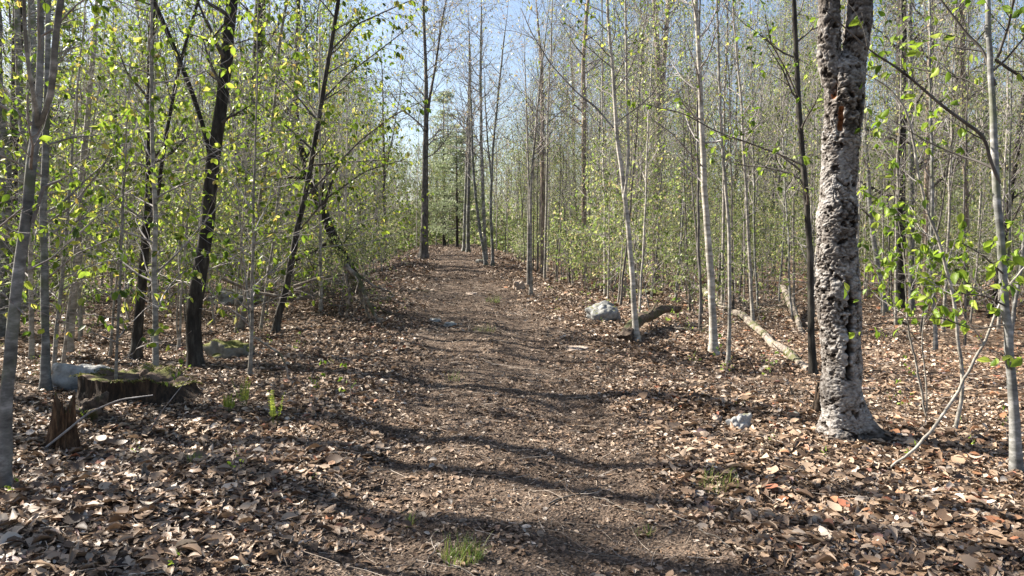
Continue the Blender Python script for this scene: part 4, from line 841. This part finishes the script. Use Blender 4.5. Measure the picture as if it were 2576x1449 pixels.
def stub(label, u, v, wpx, hpx, lean=0., m=M_DEAD):
    g = G(u, v); k = g[1]/F; n = 14; s = np.linspace(0, 1, n); mb = MB()
    for j in range(4):
        a = rng.uniform(0, 6.28); o = np.array([math.cos(a), math.sin(a), 0])*wpx*k*.22
        L_ = hpx*k*rng.uniform(.6, 1.0); p = np.stack([o[0]*(1-.3*s)+lean*L_*s, o[1]+0*s, -.03+L_*s], -1)+rng.normal(0, .003, (n, 3))
        tubes(mb, p, wpx*k*.28*(1-s*.7), 7, 0, 0, .2)
    o_ = mb.build('stub', m); o_.location = g; return tag(o_, label, 'stump')
stub('small splintered grey stub poking out of the leaves, left foreground', 372, 1205, 34, 62, -.2)
stub('dark splintered stub at the left foot of the rough old tree', 2052, 1040, 34, 100, .1, M_ROT)
stub('short pale stub in the leaves right of the dark dead branch', 1995, 1000, 12, 42, -.2)

# brush heap on the left bank and pebbles in the path
def brush(lab, u, v, n, L_, hh):
    g = G(u, v); root = thing('brush_heap', lab, 'branches', g)
    for m_, k_ in ((M_DEAD, n), (M_TWIGD, n)):
        mb = MB(); c = rng.normal(0, 1, (k_, 3))*[.55, .3, 0]; d = rng.normal(size=(k_, 3))*[1, .6, .35]; d = nrm(d); ll = rng.uniform(.4, 1, k_)*L_
        p = c[:, None]+d[:, None]*(np.linspace(-.5, .5, 8)[None, :, None]*ll[:, None, None])+rng.normal(0, .012, (k_, 8, 3)).cumsum(1)*.8
        p[..., 2] = np.abs(p[..., 2])*.8+rng.uniform(0, hh, (k_, 1))
        rr = rng.uniform(.004, .014, k_)[:, None]*np.linspace(1, .4, 8)[None]; tubes(mb, p, rr, 5, 0, 0, .1)
        b, br = grow(p, rr, 3, .2, 1, .8, L_*.3, up=.1, n=5, ratio=.5, rmin=.0015); tubes(mb, b, br, 3)
        mb.build('dead_branches' if m_ is M_DEAD else 'dark_twigs', m_, root)
brush('tangled heap of dead branches on the bank behind the slim dark leaning trunk', 820, 745, 26, 1.5, .35)
brush('brushy dead twigs around the foot of the snapped trunk', 900, 770, 16, 1.0, .3)
for u_, v_, l_ in ((850, 790, 'leafy shrub below the snapped trunk, nearest the slim dark leaning trunk'), (905, 760, 'leafy shrub growing round the foot of the snapped trunk'), (780, 775, 'leafy shrub on the left bank before the dark low ledge')):
    o_ = dup(ls[2], G(u_, v_), u_, .55, l_); del o_['group']
brush('low tangle of brown branches behind the pale leaning stem', 660, 745, 18, 1.4, .25)
brush('brushy tangle of fallen twigs behind the crooked pale sapling', 1900, 790, 22, 1.6, .3)
brush('small tangle of sticks between the curved brown log and the straight pale tree', 1700, 835, 12, .9, .12)
pb = []
for i_ in range(4):
    nu, nv = 12, 8; U, V_ = np.meshgrid(np.linspace(0, 2*np.pi, nu, endpoint=False), np.linspace(.02, np.pi-.02, nv)); d = 1+.35*fbm(np.sin(V_)*np.cos(U)*1.5, np.sin(V_)*np.sin(U)*1.5, np.cos(V_)*1.5, 70+i_, 2)
    idx = np.arange(nu*nv).reshape(nv, nu); n2 = np.roll(idx, -1, 1); mb = MB()
    mb.add(np.stack([np.sin(V_)*np.cos(U)*d*.035, np.sin(V_)*np.sin(U)*d*.026, np.cos(V_)*d*.016+.004], -1), np.stack([idx[:-1], idx[1:], n2[1:], n2[:-1]], -1).reshape(-1, 4))
    pb.append(tag(mb.build('pebble', [M_TAN, M_ROCK, M_ROCK, M_TAN][i_]), 'x', 'pebble'))
def pgen():
    y = 3.3+rng.uniform()**1.4*13; return float(pathx(y))+rng.uniform(-1.4, 1.4), y
placed_t = placed; placed = []
fill(pb, 80, pgen, .1, lambda y: 0, (.25, .9), lambda s, k: ('embedded path pebble', 'pebbles in the path'), tilt=.2)
placed = placed_t
for x_, y_, s_, l_ in ((-4.7, 5.3, .8, 'unseen leafy sapling just left of the mottled grey tree, added for shade'), (-5.6, 4.3, .75, 'unseen leafy sapling left of the path start, added for shade, nearest of them'), (-6.3, 6.8, .9, 'unseen leafy sapling farther left of the mottled grey tree, added for shade'), (-5.2, 6.2, .7, 'unseen low leafy sapling behind the mottled grey tree, added for shade')):  # unseen saplings left of the view, added to shade the near left ground
    o_ = dup(lf[1], (x_, y_, float(hgt(x_, y_))), x_*5, s_, l_); del o_['group']
# ------------------------------------------------------------------ small plants
def blades(mb, n, Rr, h, g0=(0, 0, 0), wd=.004, lean=.5):
    th = rng.uniform(0, 6.28, n); r_ = Rr*np.sqrt(rng.uniform(0, 1, n)); o = np.stack([r_*np.cos(th), r_*np.sin(th), 0*th-.01], -1)+g0
    d = rng.uniform(0, 6.28, n); L_ = h*rng.uniform(.45, 1.1, n); ln = rng.uniform(.1, 1, n)*lean; s = np.array([0, .35, .7, 1.0])
    c = o[:, None]+np.stack([np.cos(d)[:, None]*L_[:, None]*ln[:, None]*s**2, np.sin(d)[:, None]*L_[:, None]*ln[:, None]*s**2, L_[:, None]*s*(1-.25*ln[:, None]*s)], -1)
    sd_ = np.stack([-np.sin(d), np.cos(d), 0*d], -1)[:, None]; wv = wd*np.array([1, .9, .6, .08])[None, :, None]
    v = np.stack([c-sd_*wv/2, c+sd_*wv/2], 2).reshape(-1, 3)
    b = np.arange(n)[:, None]*8; f = np.concatenate([b+np.array([[2*i, 2*i+1, 2*i+3, 2*i+2]]) for i in range(3)])
    mb.add(v, f, np.repeat(rng.uniform(0, 1, n), 8))
for (u, v, n, Rr, h, lab) in [(1163, 1408, 170, .085, .13, 'bright green grass tuft in the near path'), (1030, 1328, 26, .02, .13, 'thin grass tuft left of the near bright tuft'), (1622, 1345, 40, .05, .07, 'low grass tuft in the dark shadow on the right of the path'),
                              (1142, 960, 24, .10, .16, 'sparse grass sprig in the middle of the path'), (1218, 835, 60, .16, .16, 'dim grass patch in the shaded centre of the path'), (1240, 762, 70, .12, .2, 'grass tuft on the centre strip of the sunlit path'), (1800, 1230, 90, .13, .15, 'mossy sprig of stems at the right rim of the near path'), (1840, 1010, 50, .13, .06, 'low moss tuft above the whitish stone'), (490, 1165, 30, .05, .10, 'yellowish sprig in the leaves right of the splintered stub')]:
    mb = MB(); blades(mb, n, Rr*1.2, h, lean=.95); o = mb.build('grass_tuft', M_GRASS); o.location = G(u, v); tag(o, lab, 'grass')
def fern(u, v, hpx, n, lab):
    g = G(u, v); h = hpx/F*g[1]; root = thing('fern', lab, 'fern', g); st = MB(); fr = MB()
    for i in range(n):
        a = rng.uniform(0, 6.28); o = np.array([math.cos(a), math.sin(a), 0])*rng.uniform(0, .035); L_ = h*rng.uniform(.7, 1); ln = np.array([math.cos(a), math.sin(a)])*rng.uniform(.02, .1)*L_/.3
        s = np.linspace(0, 1, 12); p = np.stack([o[0]+ln[0]*s, o[1]+ln[1]*s, L_*s], -1)
        c = s > .85; p[-1, 2] -= .02*L_; p[-1, 0] += .03*L_
        tubes(st, p, .0022*(1-.5*s), 4)
        t = np.linspace(.35, 1, 15); q, tg = interp(p[None], t[None]); q = q[0]; tg = tg[0]
        for sd_ in (-1, 1):
            ax = np.array([math.cos(a+1.57)*sd_, math.sin(a+1.57)*sd_, .35])+rng.normal(0, .2, (15, 3))
            scatter(fr, q, ax, np.tile([math.cos(a), math.sin(a), .4], (15, 1)), (.034*(1.05-t)+.010)*np.ones(15), leaf_tpl(wd=(.05, .2, .17, .1, .01)))
    st.build('stems', M_GRASS, root); fr.build('fronds', M_FERN, root)
fern(612, 1030, 92, 6, 'tall bright young fern behind the leaves right of the mossy stump')
fern(690, 1078, 108, 5, 'bright young fern nearest the path on the left')
fern(575, 1040, 60, 4, 'short yellowish young fern left of the tall bright one')
# seedlings
def seedling(h, nl, ls, tp):
    root = thing('leafy_seedling', 'x', 'plant'); st = MB(); fo = MB()
    s = np.linspace(0, 1, 8)
    p = np.stack([rng.normal(0, .02)*s, rng.normal(0, .02)*s, h*s], -1); tubes(st, p, .003*(1-.6*s), 4)
    b, br = grow(p[None], np.full((1, 8), .003), 4, .4, 1, .9, h*.5, n=5, rmin=.001, up=.1); tubes(st, b, br, 3)
    leaves_on(fo, b, nl, ls, tp, drop=.35); st.build('stem', M_TWIG, root); fo.build('leaves', M_LEAFN, root); return root
sds = [seedling(.28, 3, .05, TN), seedling(.16, 2, .045, TN), seedling(.45, 4, .055, TN)]
def sgen():
    while True:
        r = rng.uniform(4.6, 19); th = R(rng.uniform(-36, 36)); x, y = r*math.sin(th), r*math.cos(th)
        if abs(x-float(pathx(y))) > 1.3: return x, y
placed2 = placed; placed = []
fill(sds, 95, sgen, .25, lambda y: 1.2, (.3, .85), lambda s, k: ('green leafy seedling', 'seedlings %s of the path' % s), tilt=.1)
for (u, v, h_, l) in [(1700, 850, .5, 'leafy seedling in front of the curved brown log'), (1470, 800, .35, 'low green sprout beside the boulder'), (860, 800, .7, 'leafy bush of young shoots below the snapped trunk'), (790, 790, .6, 'leafy young shoots beside the slim dark leaning trunk'), (1990, 925, .3, 'mossy green sprouts before the slim olive trunk'), (640, 850, .8, 'leafy shoots above the flat moss topped stone'), (436, 1446, .09, 'single upright green leaf at the bottom edge of the photo'), (790, 1215, .05, 'single green leaf lying in shade left of the path')]:
    g = G(u, v); s_ = h_/.45; o = dup(sds[2] if h_ > .1 else sds[1], g, rng.uniform(0, 6), s_ if h_ > .1 else h_/.16, l); o.name = 'leafy_shoot'
    if 'group' in o: del o['group']
# sticks
def stickproto(L_, r_, m, kink):
    s = np.linspace(0, 1, 14); mb = MB(); p = np.stack([L_*(s-.5), np.cumsum(rng.normal(0, kink*L_, 14)), .02+np.abs(np.cumsum(rng.normal(0, .006, 14)))], -1)
    tubes(mb, p, r_*(1-.55*s), 6, 0, 0, .1)
    b, br = grow(p[None], r_*(1-.55*s)[None], 3, .3, 1, .7, L_*.25, up=.1, n=5, ratio=.5, rmin=.0012); tubes(mb, b, br, 4)
    return tag(mb.build('stick', m), 'x', 'stick')
sps = [stickproto(.5, .006, M_DEAD, .02), stickproto(.9, .009, M_TWIGD, .02), stickproto(.3, .004, M_TWIG, .03), stickproto(.7, .007, M_TWIGD, .03), stickproto(.6, .005, M_DEAD, .03)]
def stg():
    r = 3.2+rng.uniform()**1.3*16; th = R(rng.uniform(-38, 38)); return r*math.sin(th), r*math.cos(th)
placed = []
fill(sps, 130, stg, .2, lambda y: 0, (.3, .9), lambda s, k: ('dry dead stick', 'sticks scattered on the ground'), tilt=.05)
def polestick(lab, pts, Y, m=M_TWIG):
    q = px_limb(pts, Y, n=30); mb = MB(); tubes(mb, q[:, :3], q[:, 3], 7, 0, 0, .1); tag(mb.build('thin_branch', m, origin=q[0, :3]), lab, 'branch')
polestick('long thin curved twig slanting up across the dark stump front', [(45, 1188, 4), (110, 1130, 6), (160, 1090, 6), (220, 1040, 5), (300, 1005, 4), (385, 994, 3)], 5.6)
polestick('fine twig standing slanted right of the mossy stump', [(375, 1085, 2.5), (410, 1030, 2.5), (450, 980, 2), (475, 950, 2)], 6.4)
polestick('crooked pale fallen branch in the leaves right of the moss topped stone', [(640, 848, 4), (670, 868, 6), (705, 890, 6), (720, 920, 5), (728, 968, 4)], 8.2, M_DEAD)
print('OBJECTS', len(bpy.data.objects))
